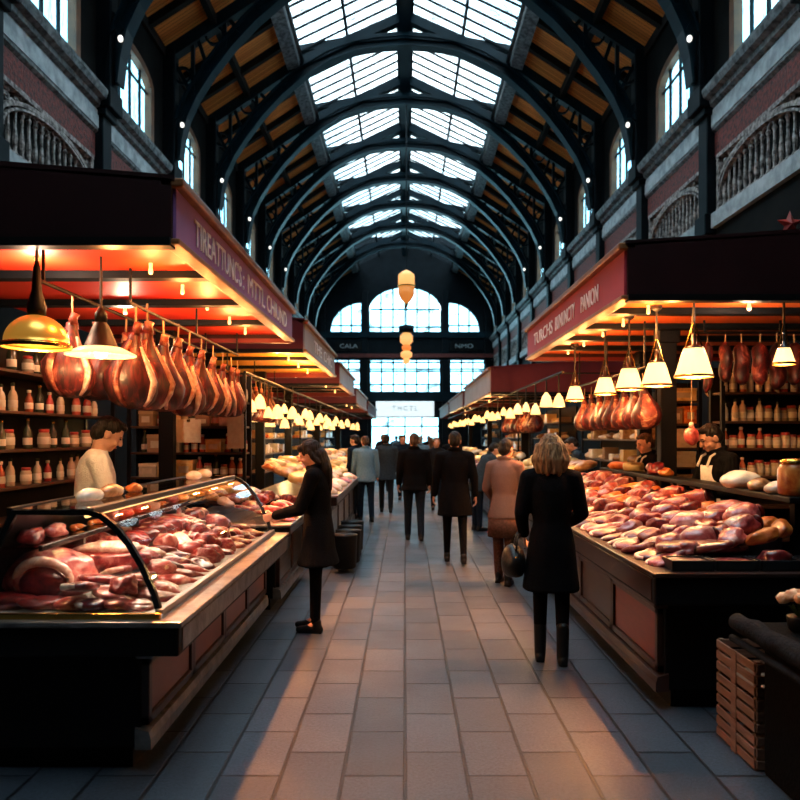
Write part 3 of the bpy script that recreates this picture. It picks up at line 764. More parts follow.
# glass case on the left counter
gc = thing('glass_meat_case', 'curved glass meat case with black end frames on the pink panelled counter', 'display case', (-1.7, 3.5, .80))
CP = [(-1.225,.815),(-1.262,.93),(-1.315,1.05),(-1.38,1.16),(-1.455,1.25),(-1.52,1.30),(-1.58,1.318)]     # front glass curve
GY0, GY1 = 3.5, 6.42
n = len(CP); vs = []; fs = []
mb = MB()
for (x, z) in CP: vs += [(x, GY0, z), (x, GY1, z)]
mb.add(vs, [(2*i, 2*i+1, 2*i+3, 2*i+2) for i in range(n-1)])
front = mb.build('front_glass', M['clear'], gc, smooth=True)
for y in (GY0, GY1):
    mb = MB(); pts = [(x, y, z) for x, z in CP] + [(-1.95, y, 1.318), (-2.2, y, .815)]
    mb.sweep(pts, [(-.014,-.014),(.014,-.014),(.014,.014),(-.014,.014)]); mb.build('end_frame', M['blackgloss'], gc)
    mb = MB(); mb.add(pts, [tuple(range(len(pts)))]); mb.build('end_glass', M['clear'], gc)
MB().box(-2.21, -1.2, GY0-.05, GY1+.05, .80, .815).build('base_tray', M['tray'], gc)
MB().box(-1.24, -1.20, GY0-.03, GY1+.03, .80, .84).build('bottom_rail', M['steel'], gc, bevel=.005)
MB().box(-2.21, -1.2, GY0-.075, GY0-.05, .80, .83).build('near_rail', M['brass'], gc, bevel=.004)
MB().box(-1.98, -1.56, GY0, GY1, 1.318, 1.335).build('top_shelf', M['clear'], gc)
MB().box(-1.60, -1.555, GY0, GY1, 1.305, 1.342).build('top_rail', M['steel'], gc, bevel=.006)
MB().box(-1.995, -1.965, GY0, GY1, 1.305, 1.342).build('top_rail', M['steel_dark'], gc, bevel=.006)
MB().prism([(-2.22,.815),(-2.19,.815),(-1.95,1.318),(-1.98,1.318)], lambda a,b: (a,GY0,b), lambda a,b: (a,GY1,b)).build('back_door', M['steel_dark'], gc)
MB().box(-2.08, -1.84, GY0+.03, GY1-.03, 1.13, 1.138).build('inner_shelf', M['clear'], gc)
MB().box(-1.845, -1.825, GY0+.02, GY1-.02, 1.118, 1.15).build('shelf_rail', M['blackgloss'], gc, bevel=.004)
for y in (4.0, 4.8, 5.6): MB().box(-2.09, -1.83, y-.012, y+.012, 1.08, 1.13).build('shelf_bracket', M['steel_dark'], gc)
MB().tube([(-1.63, GY0+.08, 1.292), (-1.63, GY1-.08, 1.292)], .012, 8).build('light_tube', M['shade_far'], gc)
for y in (4.0, 5.0, 5.95):
    l = bpy.data.lights.new('case_light', 'AREA'); l.shape = 'RECTANGLE'; l.size = .03; l.size_y = .9; l.energy = 5; l.color = (1,.70,.50)
    o = bpy.data.objects.new('case_light', l); COL.objects.link(o); o.parent = gc; o.location = Vector((-1.63, y, 1.275)) - gc.location

# ------------------------------------------------------------------ pendant lamps
def pendant(x, y, zb, dia, ztop, style, label, power, group=None):
    r = thing('pendant_lamp', label, 'lamp', (x, y, zb), group); q = dia/2
    c = (x, y, zb)
    if style == 'bell':      # cream glass cone with a flat crown
        h = dia*.78
        MB().lathe([(q*1.02,0),(q*1.0,.012),(q*.86,h*.35),(q*.70,h*.72),(q*.55,h),(q*.50,h*1.0),(q*.66,h*.70),(q*.82,h*.33),(q*.97,.012),(q*1.0,0)], 24, c, caps=False).build('shade', M['shade_cream'], r, smooth=True)
        MB().lathe([(q*1.05,-.006),(q*1.06,.008),(q*1.02,.014),(q*.99,0)], 24, c, caps=False).build('rim', M['brass'], r)
        MB().lathe([(q*.56,h-.004),(q*.5,h+.012),(q*.16,h+.03),(q*.14,h+.10),(.012,h+.12)], 16, c).build('fitting', M['steel_dark'], r, smooth=True)
        MB().ellipsoid((x,y,zb+h*.45), (q*.30,q*.30,q*.38), None, 12, 8).build('bulb', M['bulb'], r, smooth=True)
        MB().tube([(x-q*.5,y,zb+h), (x,y,zb+h+.22)], .006, 5).build('stay', M['brass'], r); MB().tube([(x+q*.5,y,zb+h), (x,y,zb+h+.22)], .006, 5).build('stay', M['brass'], r)
    elif style == 'dome':    # amber brass bowl
        h = dia*.47; n = 12
        prof = [(q*1.06,-.012),(q*1.06,.012),(q*1.0,.016)] + [(q*math.cos(PI/2*k/n), .016 + h*math.sin(PI/2*k/n)) for k in range(1, n)] + [(.03,h+.016)]
        MB().lathe(prof, 32, c, caps=False).build('shade', M['brass_shade'], r, smooth=True)
        MB().lathe([(q*1.08,-.016),(q*1.09,.0),(q*1.07,.014),(q*1.03,0)], 32, c, caps=False).build('rim', M['brass'], r, smooth=True)
        MB().lathe([(.05,h+.01),(.055,h+.06),(.03,h+.16),(.02,h+.30),(.012,h+.34)], 14, c).build('fitting', M['black'], r, smooth=True)
        MB().ellipsoid((x,y,zb+.07), (.045,.045,.06), None, 12, 8).build('bulb', M['bulb'], r, smooth=True)
    elif style == 'cone':    # black cone over a broad white reflector
        h = dia*.46
        MB().lathe([(q*.62,.045),(q*.5,.05),(q*.30,h*.8),(q*.22,h),(.03,h+.03)], 24, c, caps=False).build('shade', M['black'], r, smooth=True)
        MB().lathe([(q*1.0,0),(q*1.0,.010),(q*.6,.055),(q*.45,.06),(q*.45,.05),(q*.6,.045),(q*.97,.0)], 32, c, caps=False).build('reflector', M['shade_cream'], r, smooth=True)
        MB().lathe([(.04,h+.02),(.04,h+.08),(.012,h+.12)], 12, c).build('fitting', M['black'], r, smooth=True)
        MB().ellipsoid((x,y,zb+.03), (.045,.045,.05), None, 12, 8).build('bulb', M['bulb'], r, smooth=True)
    else:                    # small glowing shade far down the row
        h = dia*.95
        MB().lathe([(q,0),(q*.86,h*.35),(q*.6,h*.8),(q*.3,h),(.02,h+.02)], 14, c, caps=True).build('shade', M['shade_far'], r, smooth=True)
    top = {'bell': dia*.78+.1, 'dome': dia*.47+.3, 'cone': dia*.46+.1}.get(style, dia*.95)
    MB().tube([(x,y,zb+top), (x,y,ztop)], .010 if style != 'far' else .012, 6).build('cord', M['cord'], r)
    if style != 'far': MB().lathe([(.05,0),(.045,-.03),(.015,-.05)], 12, (x,y,ztop)).build('ceiling_rose', M['cord'], r)
    if power: lamp_light('lamp_glow', 'POINT', (x, y, zb+.02 if style != 'far' else zb-.06), power, WARM, r, .05)
    return r
pendant(-2.22, 4.22, 2.245, .36, 2.97, 'dome', 'amber brass dome lamp over the near end of the glass case', 62)
pendant(-2.05, 4.72, 2.24, .45, 2.97, 'cone', 'black cone lamp with a broad white reflector beside the brass dome lamp', 62)
RL = [(2.29,5.55),(2.20,6.12),(2.12,6.62),(2.10,7.35),(2.10,8.65)]
for k, (x, y) in enumerate(RL):
    pendant(x, y, 2.17 if k == 0 else 2.14, (.285,.255,.25,.22,.22)[k], 2.84, 'bell', ['cream glass pendant lamp nearest to the camera under the crimson canopy', 'cream glass pendant lamp, second from the near end of the crimson canopy', 'cream glass pendant lamp, third from the near end of the crimson canopy', 'cream glass pendant lamp beside the hanging red hams', 'small cream pendant lamp at the far end of the red hams'][k], 20, 'cream pendant lamps over the heaped meat counter')
# lamps wait on a long rail where no canopy hangs over them
def lamp_rail(s, x, y0, y1, z, lab):
    r = thing('lamp_rail', lab, 'rail', (s*x, y0, z))
    MB().tube([(s*x, y0, z), (s*x, y1, z)], .02, 8).build('bar', M['black'], r)
    y = y0+.3
    while y < y1: MB().box(s*x-.012, s*x+.9, y-.012, y+.012, z, z+.02).build('bracket', M['black'], r) if s > 0 else MB().box(s*x-.9, s*x+.012, y-.012, y+.012, z, z+.02).build('bracket', M['black'], r); y += 6
lamp_rail(1, 2.12, 9.4, 34, 2.56, 'thin black rail carrying the small lamps over the right stalls')
lamp_rail(-1, 2.06, 9.0, 33, 2.52, 'thin black rail carrying the small lamps over the left stalls')
y = 9.65; k = 0
while y < 33:
    z = 2.10 + .05*math.sin(k*2.3)
    pendant(2.12, y, z, .175+.03*math.sin(k*1.7), 2.56, 'far', 'small glowing lamp over the right stalls, %s beyond the crimson canopy' % ORD(k), 22 if k % 3 == 0 else 0, 'small lamps along the right stalls')
    y += .85 + .02*k; k += 1
y = 9.3; k = 0
while y < 32:
    z = 2.02 + .07*math.sin(k*1.9)
    pendant(-2.06 + .05*math.sin(k*3.1), y, z, .18+.035*math.sin(k*2.7), 2.52, 'far', 'small glowing lamp over the left stalls, %s beyond the hanging hams' % ORD(k), 22 if k % 3 == 0 else 0, 'small lamps along the left stalls')
    y += .62 + .035*k; k += 1
# a second, farther row deeper in the left stalls
y = 10.2; k = 0
while y < 27:
    pendant(-2.75 + .08*math.sin(k*2.1), y, 1.93 + .06*math.sin(k*1.3), .22, 2.5 , 'far', 'small glowing lamp deep inside the left stalls, %s from the front' % ORD(k), 18 if k % 3 == 1 else 0, 'small lamps deep in the left stalls')
    y += 1.35; k += 1
lamp_rail(-1, 2.75, 9.9, 28, 2.5, 'thin black rail deep inside the left stalls')
# ------------------------------------------------------------------ meat
def meat_mat(name, dark, mid, pale, scale=9, lo=.36, mi=.5, hi=.66, rough=.32, fat=.0, rnd=.32, stretch=(1,1,1), coat=.45):
    m, nt, b = nodes(name)
    b.inputs['Roughness'].default_value = rough; b.inputs['Coat Weight'].default_value = coat; b.inputs['Coat Roughness'].default_value = .16
    b.inputs['Subsurface Weight'].default_value = .0
    tc = N(nt, 'ShaderNodeTexCoord'); mp = N(nt, 'ShaderNodeMapping'); mp.inputs['Scale'].default_value = stretch
    nt.links.new(tc.outputs['Object'], mp.inputs['Vector'])
    oi = N(nt, 'ShaderNodeObjectInfo'); mu = N(nt, 'ShaderNodeMath', operation='MULTIPLY'); mu.inputs[1].default_value = 37
    nt.links.new(oi.outputs['Random'], mu.inputs[0])
    nz = N(nt, 'ShaderNodeTexNoise', Scale=scale, Detail=5, Roughness=.6, Distortion=1.2); nz.noise_dimensions = '4D'
    nt.links.new(mp.outputs[0], nz.inputs['Vector']); nt.links.new(mu.outputs[0], nz.inputs['W'])
    cr = N(nt, 'ShaderNodeValToRGB'); e = cr.color_ramp.elements
    e[0].position = lo; e[0].color = rgb(dark); e[1].position = hi; e[1].color = rgb(pale)
    x = e.new(mi); x.color = rgb(mid)
    nt.links.new(nz.outputs['Fac'], cr.inputs['Fac'])
    hs = N(nt, 'ShaderNodeHueSaturation'); mr = N(nt, 'ShaderNodeMapRange'); mr.inputs['To Min'].default_value = 1-rnd; mr.inputs['To Max'].default_value = 1+rnd
    f2 = N(nt, 'ShaderNodeMath', operation='FRACT'); nt.links.new(mu.outputs[0], f2.inputs[0])
    nt.links.new(f2.outputs[0], mr.inputs['Value']); nt.links.new(mr.outputs[0], hs.inputs['Value']); nt.links.new(cr.outputs[0], hs.inputs['Color'])
    nt.links.new(hs.outputs[0], b.inputs['Base Color'])
    bp = N(nt, 'ShaderNodeBump', Strength=.35, Distance=.01); nt.links.new(nz.outputs['Fac'], bp.inputs['Height']); nt.links.new(bp.outputs[0], b.inputs['Normal'])
    return m
M['lean'] = meat_mat('raw_beef', (.06,.004,.005), (.24,.014,.014), (.60,.22,.18), 12, .36, .52, .72)
M['dark'] = meat_mat('dark_meat', (.035,.003,.004), (.12,.008,.009), (.30,.06,.05), 10, .36, .55, .8)
M['pink'] = meat_mat('pink_pork', (.19,.016,.016), (.42,.070,.055), (.74,.36,.28), 8)
M['pale'] = meat_mat('pale_poultry', (.55,.33,.22), (.72,.50,.36), (.85,.72,.58), 7)
M['orange'] = meat_mat('spiced_meat', (.38,.05,.008), (.62,.14,.018), (.75,.30,.06), 10)
M['fat'] = meat_mat('white_fat', (.42,.15,.10), (.62,.35,.26), (.80,.62,.48), 12, rnd=.12)
M['bone'] = meat_mat('bone', (.60,.45,.33), (.75,.62,.48), (.82,.74,.62), 20, rnd=.1)
M['ham'] = meat_mat('cured_ham', (.018,.002,.002), (.11,.007,.005), (.48,.13,.075), 7, .42, .58, .74, rough=.5, stretch=(2.6,2.6,.55), coat=.08)
M['hamskin'] = meat_mat('ham_skin', (.07,.008,.006), (.20,.035,.018), (.60,.32,.18), 7, rough=.55, coat=.05)
M['cheese'] = meat_mat('cheese', (.60,.36,.10), (.78,.54,.20), (.85,.68,.38), 5)
M['bread'] = meat_mat('baked_goods', (.22,.09,.03), (.45,.22,.08), (.66,.42,.20), 8)
M['cream'] = meat_mat('cream_wrap', (.62,.52,.38), (.76,.66,.50), (.84,.77,.64), 6)
M['green'] = meat_mat('parsley', (.01,.03,.006), (.03,.09,.015), (.08,.18,.04), 12)

def blob(rad, seed, amp=.2, freq=2.2, sub=3, flat=None, mb=None, c=(0,0,0), rot=None):
    bm = bmesh.new(); bmesh.ops.create_icosphere(bm, subdivisions=sub, radius=1)
    vs = []
    for v in bm.verts:
        p = v.co.copy(); n = mnoise.noise(p*freq*.5 + Vector((seed*3.7, seed*1.3, seed*.7))) + .5*mnoise.noise(p*freq + Vector((seed, 0, seed*2)))
        p = p*(1 + amp*n); p = Vector((p.x*rad[0], p.y*rad[1], p.z*rad[2]))
        if flat is not None and p.z < flat*rad[2]: p.z = flat*rad[2] + (p.z - flat*rad[2])*.12
        if rot is not None: p = rot @ p
        vs.append(p + Vector(c))
    fs = [[v.index for v in f.verts] for f in bm.faces]; bm.free()
    mb = mb or MB(); mb.add(vs, fs); return mb

def outline(pts, n=36):
    """closed Catmull-Rom through pts"""
    out = []; k = len(pts)
    for i in range(k):
        p0, p1, p2, p3 = [Vector(pts[(i+j-1) % k] + (0,)) for j in range(4)]
        m = max(2, n//k)
        for q in range(m):
            t = q/m
            p = .5*((2*p1) + (-p0+p2)*t + (2*p0-5*p1+4*p2-p3)*t*t + (-p0+3*p1-3*p2+p3)*t**3)
            out.append((p.x, p.y))
    return out
def slab(poly, h, seed, mb=None, sc=1.0, off=(0,0), z0=0, dome=.25):
    """rounded meat slab over an outline"""
    cx = sum(p[0] for p in poly)/len(poly); cy = sum(p[1] for p in poly)/len(poly); n = len(poly)
    rings = [(.86,0),(1.0,.22),(1.02,.55),(.95,.88),(.80,1.0),(.45,1.0+dome*.8),(.15,1.0+dome)]
    vs = []; fs = []
    for s_, z in rings:
        for i, (x, y) in enumerate(poly):
            xx, yy = cx + (x-cx)*s_*sc + off[0], cy + (y-cy)*s_*sc + off[1]
            w = .12*h*mnoise.noise(Vector((xx*14, yy*14, seed)))
            vs.append((xx, yy, z0 + z*h + (w if z > .3 else 0)))
    for r in range(len(rings)-1):
        for i in range(n):
            j = (i+1) % n; fs.append((r*n+i, r*n+j, (r+1)*n+j, (r+1)*n+i))
    fs.append(tuple(reversed(range(n)))); fs.append(tuple((len(rings)-1)*n+i for i in range(n)))
    mb = mb or MB(); mb.add(vs, fs); return mb

KID = [(-.11,-.02),(-.07,-.07),(.02,-.065),(.10,-.05),(.125,.01),(.09,.065),(.02,.05),(-.05,.07),(-.10,.045)]
CHOP = [(-.10,.0),(-.085,-.055),(-.03,-.075),(.03,-.06),(.07,-.03),(.14,-.022),(.145,.005),(.08,.015),(.04,.055),(-.03,.07),(-.085,.05)]
def proto(name, cat): return thing(name, 'prototype', cat, (0,0,0))
PR = {}
def mk_steak(key, name, outl, main, h=.035, seed=1, bone=False):
    r = proto(name, 'meat'); po = outline(outl)
    slab(po, h, seed).build('lean', M[main], r, smooth=True)
    # fat along one edge
    n = len(po); seg = [po[i % n] for i in range(int(n*.52), int(n*1.02))]
    MB().tube([(x*1.0, y*1.0, h*.55) for x, y in seg], [h*.30 + .25*h*math.sin(PI*i/(len(seg)-1)) for i in range(len(seg))], 7).build('fat_rim', M['fat'], r, smooth=True)
    if bone:
        MB().tube([(.02,-.005,h*.9),(.09,-.004,h*.85),(.165,-.008,h*.6)], [.011,.012,.015], 8).build('bone', M['bone'], r, smooth=True)
    PR[key] = r
def mk_joint(key, name, main, rad, seed, cut=True, cap=True):
    r = proto(name, 'meat'); blob(rad, seed, .22, 2.4, 3, -.55, c=(0,0,rad[2]*.55)).build('joint', M[main], r, smooth=True)
    if cap: blob((rad[0]*.70, rad[1]*.55, rad[2]*.40), seed+5, .25, 2.6, 3, c=(-rad[0]*.05, rad[1]*.12, rad[2]*1.12)).build('fat_cap', M['fat'], r, smooth=True)
    if cut:
        po = outline(KID); po = [(x*rad[1]*7.2, y*rad[2]*9) for x, y in po]
        Mx = Matrix(((0,0,1),(1,0,0),(0,1,0)))
        s_ = slab(po, rad[0]*.16, seed, dome=.1); s_.v = [tuple(Mx @ Vector(p) + Vector((rad[0]*.80, 0, rad[2]*.55))) for p in s_.v]
        s_.build('cut_face', M['dark'], r, smooth=True)
    PR[key] = r
def mk_blob(key, name, cat, main, rad, seed, amp=.22, flat=-.6, part='body'):
    r = proto(name, cat); blob(rad, seed, amp, 2.5, 3, flat, c=(0,0,rad[2]*.6)).build(part, M[main], r, smooth=True); PR[key] = r; return r
mk_steak('steak', 'beef_steak', KID, 'lean', .038, 1)
mk_steak('steak2', 'beef_steak', KID, 'dark', .042, 2)
mk_steak('chop', 'pork_chop', CHOP, 'pink', .036, 3, True)
mk_steak('cutlet', 'veal_cutlet', CHOP, 'lean', .034, 4, True)
mk_joint('joint', 'beef_joint', 'lean', (.13,.085,.075), 5)
mk_joint('joint2', 'pork_joint', 'pink', (.125,.09,.075), 8)
mk_joint('roll', 'rolled_roast', 'dark', (.12,.075,.07), 12, cut=False)
mk_blob('liver', 'liver_piece', 'meat', 'dark', (.12,.075,.04), 21, .3, part='lobe')
mk_blob('fillet', 'poultry_fillet', 'meat', 'pale', (.11,.065,.042), 25, .3)
mk_blob('spiced', 'spiced_fillet', 'meat', 'orange', (.105,.06,.045), 28, .3)
mk_blob('lump', 'beef_cut', 'meat', 'lean', (.10,.075,.06), 31, .35)
mk_blob('pinklump', 'pork_cut', 'meat', 'pink', (.10,.07,.055), 35, .35)
# rack of ribs
r = proto('rib_rack', 'meat'); mb = blob((.15,.085,.032), 41, .15, 2.4, 3, -.6, c=(0,0,.02)); mb.build('rack', M['pink'], r, smooth=True)
for k in range(5): MB().tube([(-.11+.055*k, -.085, .034), (-.11+.055*k, 0, .052), (-.11+.055*k, .085, .036)], [.009,.011,.009], 7).build('rib_bone', M['bone'], r, smooth=True)
PR['ribs'] = r
# sausage: one curved link
r = proto('sausage', 'sausage'); pts = [(.085*math.sin(R(a)), .085*math.cos(R(a))-.06, .021) for a in range(-70, 71, 14)]
MB().tube([pts[0]]+pts+[pts[-1]], [.004,.012]+[.021]*(len(pts)-2)+[.012,.004], 10).build('casing', M['orange'], r, smooth=True)
for sg in (0,-1): p = Vector(pts[sg]); q = Vector((p.x*1.16, p.y-.02, .02)); MB().tube([p, q], [.006,.004], 6).build('knot', M['fat'], r)
PR['sausage'] = r
# wedge / wheel of cheese and a loaf for the farther stalls
r = proto('cheese_wheel', 'cheese'); MB().lathe([(.10,0),(.115,.012),(.118,.05),(.112,.085),(.095,.095)], 20).build('rind', M['cheese'], r, smooth=True); PR['cheese'] = r
r = proto('wrapped_parcel', 'parcel'); blob((.12,.08,.055), 61, .12, 3, 3, -.6, c=(0,0,.033)).build('wrapping', M['cream'], r, smooth=True); PR['parcel'] = r
r = proto('bread_loaf', 'bread'); blob((.14,.075,.06), 66, .12, 2.5, 3, -.5, c=(0,0,.03)).build('crust', M['bread'], r, smooth=True); PR['loaf'] = r
NOUN = dict(steak='red beef steak with a white fat rim', steak2='dark beef steak with a pale rim', chop='pink pork chop on the bone', cutlet='red cutlet on the bone', joint='beef joint with a white fat cap',
    joint2='pink pork joint with a dark cut face', roll='dark rolled roast under white fat', liver='dark glossy liver piece', fillet='pale poultry fillet', spiced='orange spiced fillet', lump='raw red beef cut', pinklump='pink pork cut',
    ribs='pale rack of ribs', sausage='orange curved sausage', cheese='round yellow cheese', parcel='cream wrapped parcel', loaf='brown crusty loaf')
USED = set()
def put(key, loc, rz=0, tilt=(0,0), sc=1.0, where='', group=None, bare=False):
    lab = NOUN[key] + ', ' + where
    src = PR[key]; rot = Euler((tilt[0], tilt[1], rz))
    if key not in USED:
        USED.add(key); src.location = loc; src.rotation_euler = rot; src.scale = (sc,)*3; src['label'] = lab
        if group: src['group'] = group
        return src
    r = dup(src, loc, rot, lab, group if group else '', sc)
    return r
def take(keys): return keys[rng.randrange(len(keys))]

# inside the glass case: rows from the front glass inwards
G = 'meat inside the glass case'
rowx = [-1.39,-1.52,-1.66,-1.83,-2.0]; rown = ['front row', 'second row', 'middle row', 'fourth row', 'back row']
for i, x in enumerate(rowx):
    y = 3.58 + .05*(i % 2); k = 0
    while y < 6.3:
        big = y < 4.15
        if i >= 3 and y < 4.2: keys = None
        elif big: keys = ['chop','steak','steak2','joint2']
        else: keys = [['chop','lump','steak','steak2'],['steak2','chop','liver','lump','pinklump'],['joint2','lump','fillet','ribs','steak2'],['joint2','joint','roll','lump','ribs'],['joint','roll','joint2','fillet']][i]
        if keys:
            key = take(keys); sc = rng.uniform(.85,1.05) * (1.05 if big else 1)
            put(key, (x+rng.uniform(-.015,.015), y, .818 + .045*i + (.0 if i < 3 else .01)), rng.uniform(-.9,.9) + (PI/2 if rng.random() < .3 else 0), (rng.uniform(-.08,.08), R(13)+rng.uniform(-.1,.1)), sc,
                '%s along, %s, glass case' % (ORD(k), rown[i]), G)
            k += 1
        y += rng.uniform(.15,.19) if not big else .21
for q, (x, key, a) in enumerate([(-1.43,'steak',.3),(-1.56,'steak2',1.1),(-1.70,'chop',-.3),(-1.84,'liver',.5),(-1.48,'lump',2.0)]):
    put(key, (x, 3.585 + (.10 if q == 4 else 0), .82 + (.05 if q == 4 else 0)), a, (0,R(6)), 1.0, '%s by the near rail, glass case' % ORD([0,2,3,4,1][q]), G)
# big leg of pork at the near end, dark cut face towards the aisle
r = thing('pork_haunch', 'large red haunch with a dark cut face, near end of the glass case', 'meat', (-1.93,3.80,.82), G)
blob((.25,.17,.15), 71, .16, 2.2, 4, -.6, c=(-1.95,3.82,.93)).build('leg', M['pink'], r, smooth=True)
blob((.12,.045,.085), 73, .14, 2, 3, c=(-1.90,3.672,.93), rot=Matrix.Rotation(R(6),3,'Z')).build('cut_face', M['dark'], r, smooth=True)
mb = MB(); mb.tube([(-1.90+.145*math.cos(R(a)), 3.665+.012*math.cos(R(a*2)), .935+.11*math.sin(R(a))) for a in range(-20,215,15)], [.012+.016*math.sin(PI*i/15) for i in range(16)], 8); mb.build('fat_rim', M['fat'], r, smooth=True)
r = thing('beef_shank', 'long marbled beef shank lying behind the leg of pork in the glass case', 'meat', (-1.85,4.15,.86), G)
blob((.30,.10,.09), 77, .2, 2.4, 4, -.6, c=(-1.82,4.16,.95), rot=Matrix.Rotation(R(12),3,'Z')).build('shank', M['lean'], r, smooth=True)
blob((.20,.06,.04), 78, .25, 2.4, 3, c=(-1.76,4.17,1.035), rot=Matrix.Rotation(R(12),3,'Z')).build('fat_cap', M['fat'], r, smooth=True)
r = thing('beef_slab', 'flat dark slab of beef under the leg of pork, near corner of the glass case', 'meat', (-1.98,3.64,.816), G)
blob((.16,.06,.05), 79, .2, 2.4, 3, -.6, c=(-2.04,3.60,.845)).build('slab', M['dark'], r, smooth=True)
# on the inner shelf
for k in range(11):
    key = take(['sausage','spiced','lump','pinklump','liver'])
    put(key, (-1.96, 3.68+.245*k, 1.14), rng.uniform(1.2,1.9), (0,0), .8, '%s along the inner shelf of the glass case' % ORD(k), 'meat on the inner shelf of the glass case')
# on top of the case
for k, (y, key) in enumerate([(3.95,'parcel'),(4.25,'loaf'),(4.6,'spiced'),(5.9,'parcel'),(6.2,'parcel')]):
    put(key, (-1.78, y, 1.337), 1.4+.2*k, (0,0), .8, '%s from the near end on top of the glass case' % ORD(k), 'goods on top of the glass case')

# open counter behind the woman
G = 'meat on the open tray counter'
for i in range(6):
    y = 6.9; k = 0
    while y < 8.35:
        key = take([['lump','steak','cutlet','sausage'],['pinklump','chop','lump'],['steak','fillet','lump'],['cheese','fillet','pinklump'],['cheese','parcel','loaf'],['parcel','cheese','loaf']][i])
        put(key, (-1.2-.19*i, y+rng.uniform(-.02,.02), .865+.055*i), rng.uniform(-1,1), (0,R(12)), rng.uniform(.85,1.05), '%s along, %s row, tray counter' % (ORD(k), ORD(i)), G)
        y += rng.uniform(.19,.24); k += 1

# heaped counter on the other side
G = 'meat heaped on the mahogany counter'
sets = [['steak','cutlet','steak2','chop'],['lump','steak','pinklump','chop'],['pinklump','joint2','lump','steak2'],['joint2','pinklump','lump','joint'],['joint','lump','joint2','spiced'],['joint2','spiced','joint','fillet'],['spiced','lump','joint']]
for i in range(6):
    y = 4.46 + .06*(i % 2); k = 0
    while y < 9.1:
        key = take(sets[i]) if not (6.6 < y < 8.4 and i > 2 and rng.random() < .45) else 'spiced'
        put(key, (1.65+.155*i + rng.uniform(-.02,.02), y, .885 + .036*i + .014*rng.random() + .012*i*min(1,max(0,(y-4.6)/2))), rng.uniform(-1.1,1.1), (rng.uniform(-.12,.12), -R(14)+rng.uniform(-.12,.12)), rng.uniform(.95,1.18),
            '%s along, %s row, mahogany counter' % (ORD(k), ORD(i)), G)
        y += rng.uniform(.19,.225) if i < 2 else rng.uniform(.205,.25); k += 1
# the sloping bed below the heap and the near black trays
r = thing('display_bed', 'sloping dark display bed under the heaped meat of the mahogany counter', 'display', (2.1,4.4,.88))
MB().prism([(1.60,.88),(2.49,1.06),(2.49,.88)], lambda a,b: (a,4.62,b), lambda a,b: (a,9.1,b)).build('bed', M['blacktray'], r)
for k in range(4):
    x = 1.62 + .27*k
    r = thing('meat_tray', 'shallow black meat tray, %s from the aisle, near edge of the mahogany counter' % ORD(k), 'tray', (x,4.25,.88), 'black trays on the mahogany counter')
    mb = MB(); mb.box(x, x+.255, 4.24, 4.42, .88, .89); mb.box(x, x+.255, 4.24, 4.252, .88, .945); mb.box(x, x+.27, 4.408, 4.42, .88, .945); mb.box(x, x+.012, 4.24, 4.42, .88, .945); mb.box(x+.243, x+.255, 4.24, 4.42, .88, .945)
    mb.build('tray', M['blacktray'], r, bevel=.004)
    put(['steak','steak','lump','liver'][k], (x+.13, 4.33, .895), .1*k, (0,0), 1.05, 'in the %s black tray from the aisle' % ORD(k), 'meat in the black trays')
r = thing('beef_flank', 'broad flat red beef flank at the near corner of the mahogany counter', 'meat', (1.9,4.62,.95))
slab(outline([(1.66,4.50),(1.95,4.46),(2.2,4.5),(2.22,4.66),(2.0,4.74),(1.7,4.66)], 48), .06, 7, z0=.945).build('flank', M['lean'], r, smooth=True)
MB().tube([(1.66,4.5,.98),(1.95,4.455,.985),(2.2,4.5,.985)], [.008,.016,.01], 8).build('fat_rim', M['fat'], r, smooth=True)
# raised back ledge
r = thing('back_ledge', 'raised dark ledge along the back of the mahogany counter', 'shelf', (2.62,4.7,.88))
MB().box(2.50, 2.72, 4.55, 9.0, 1.26, 1.30).build('shelf', M['black'], r, bevel=.008)
for y in (4.7, 6.1, 7.5, 8.9): MB().box(2.60, 2.70, y-.03, y+.03, .88, 1.26).build('bracket', M['black'], r)
for k, (y, key, sc) in enumerate([(4.85,'parcel',1.0),(5.45,'parcel',1.5),(5.15,'loaf',1.0),(7.0,'spiced',1.2),(7.3,'lump',1.3),(8.0,'cheese',1.0),(8.5,'spiced',1.3)]):
    put(key, (2.61, y, 1.302), .4*k, (0,0), sc, '%s along the raised back ledge' % ORD(k), 'goods on the raised back ledge')

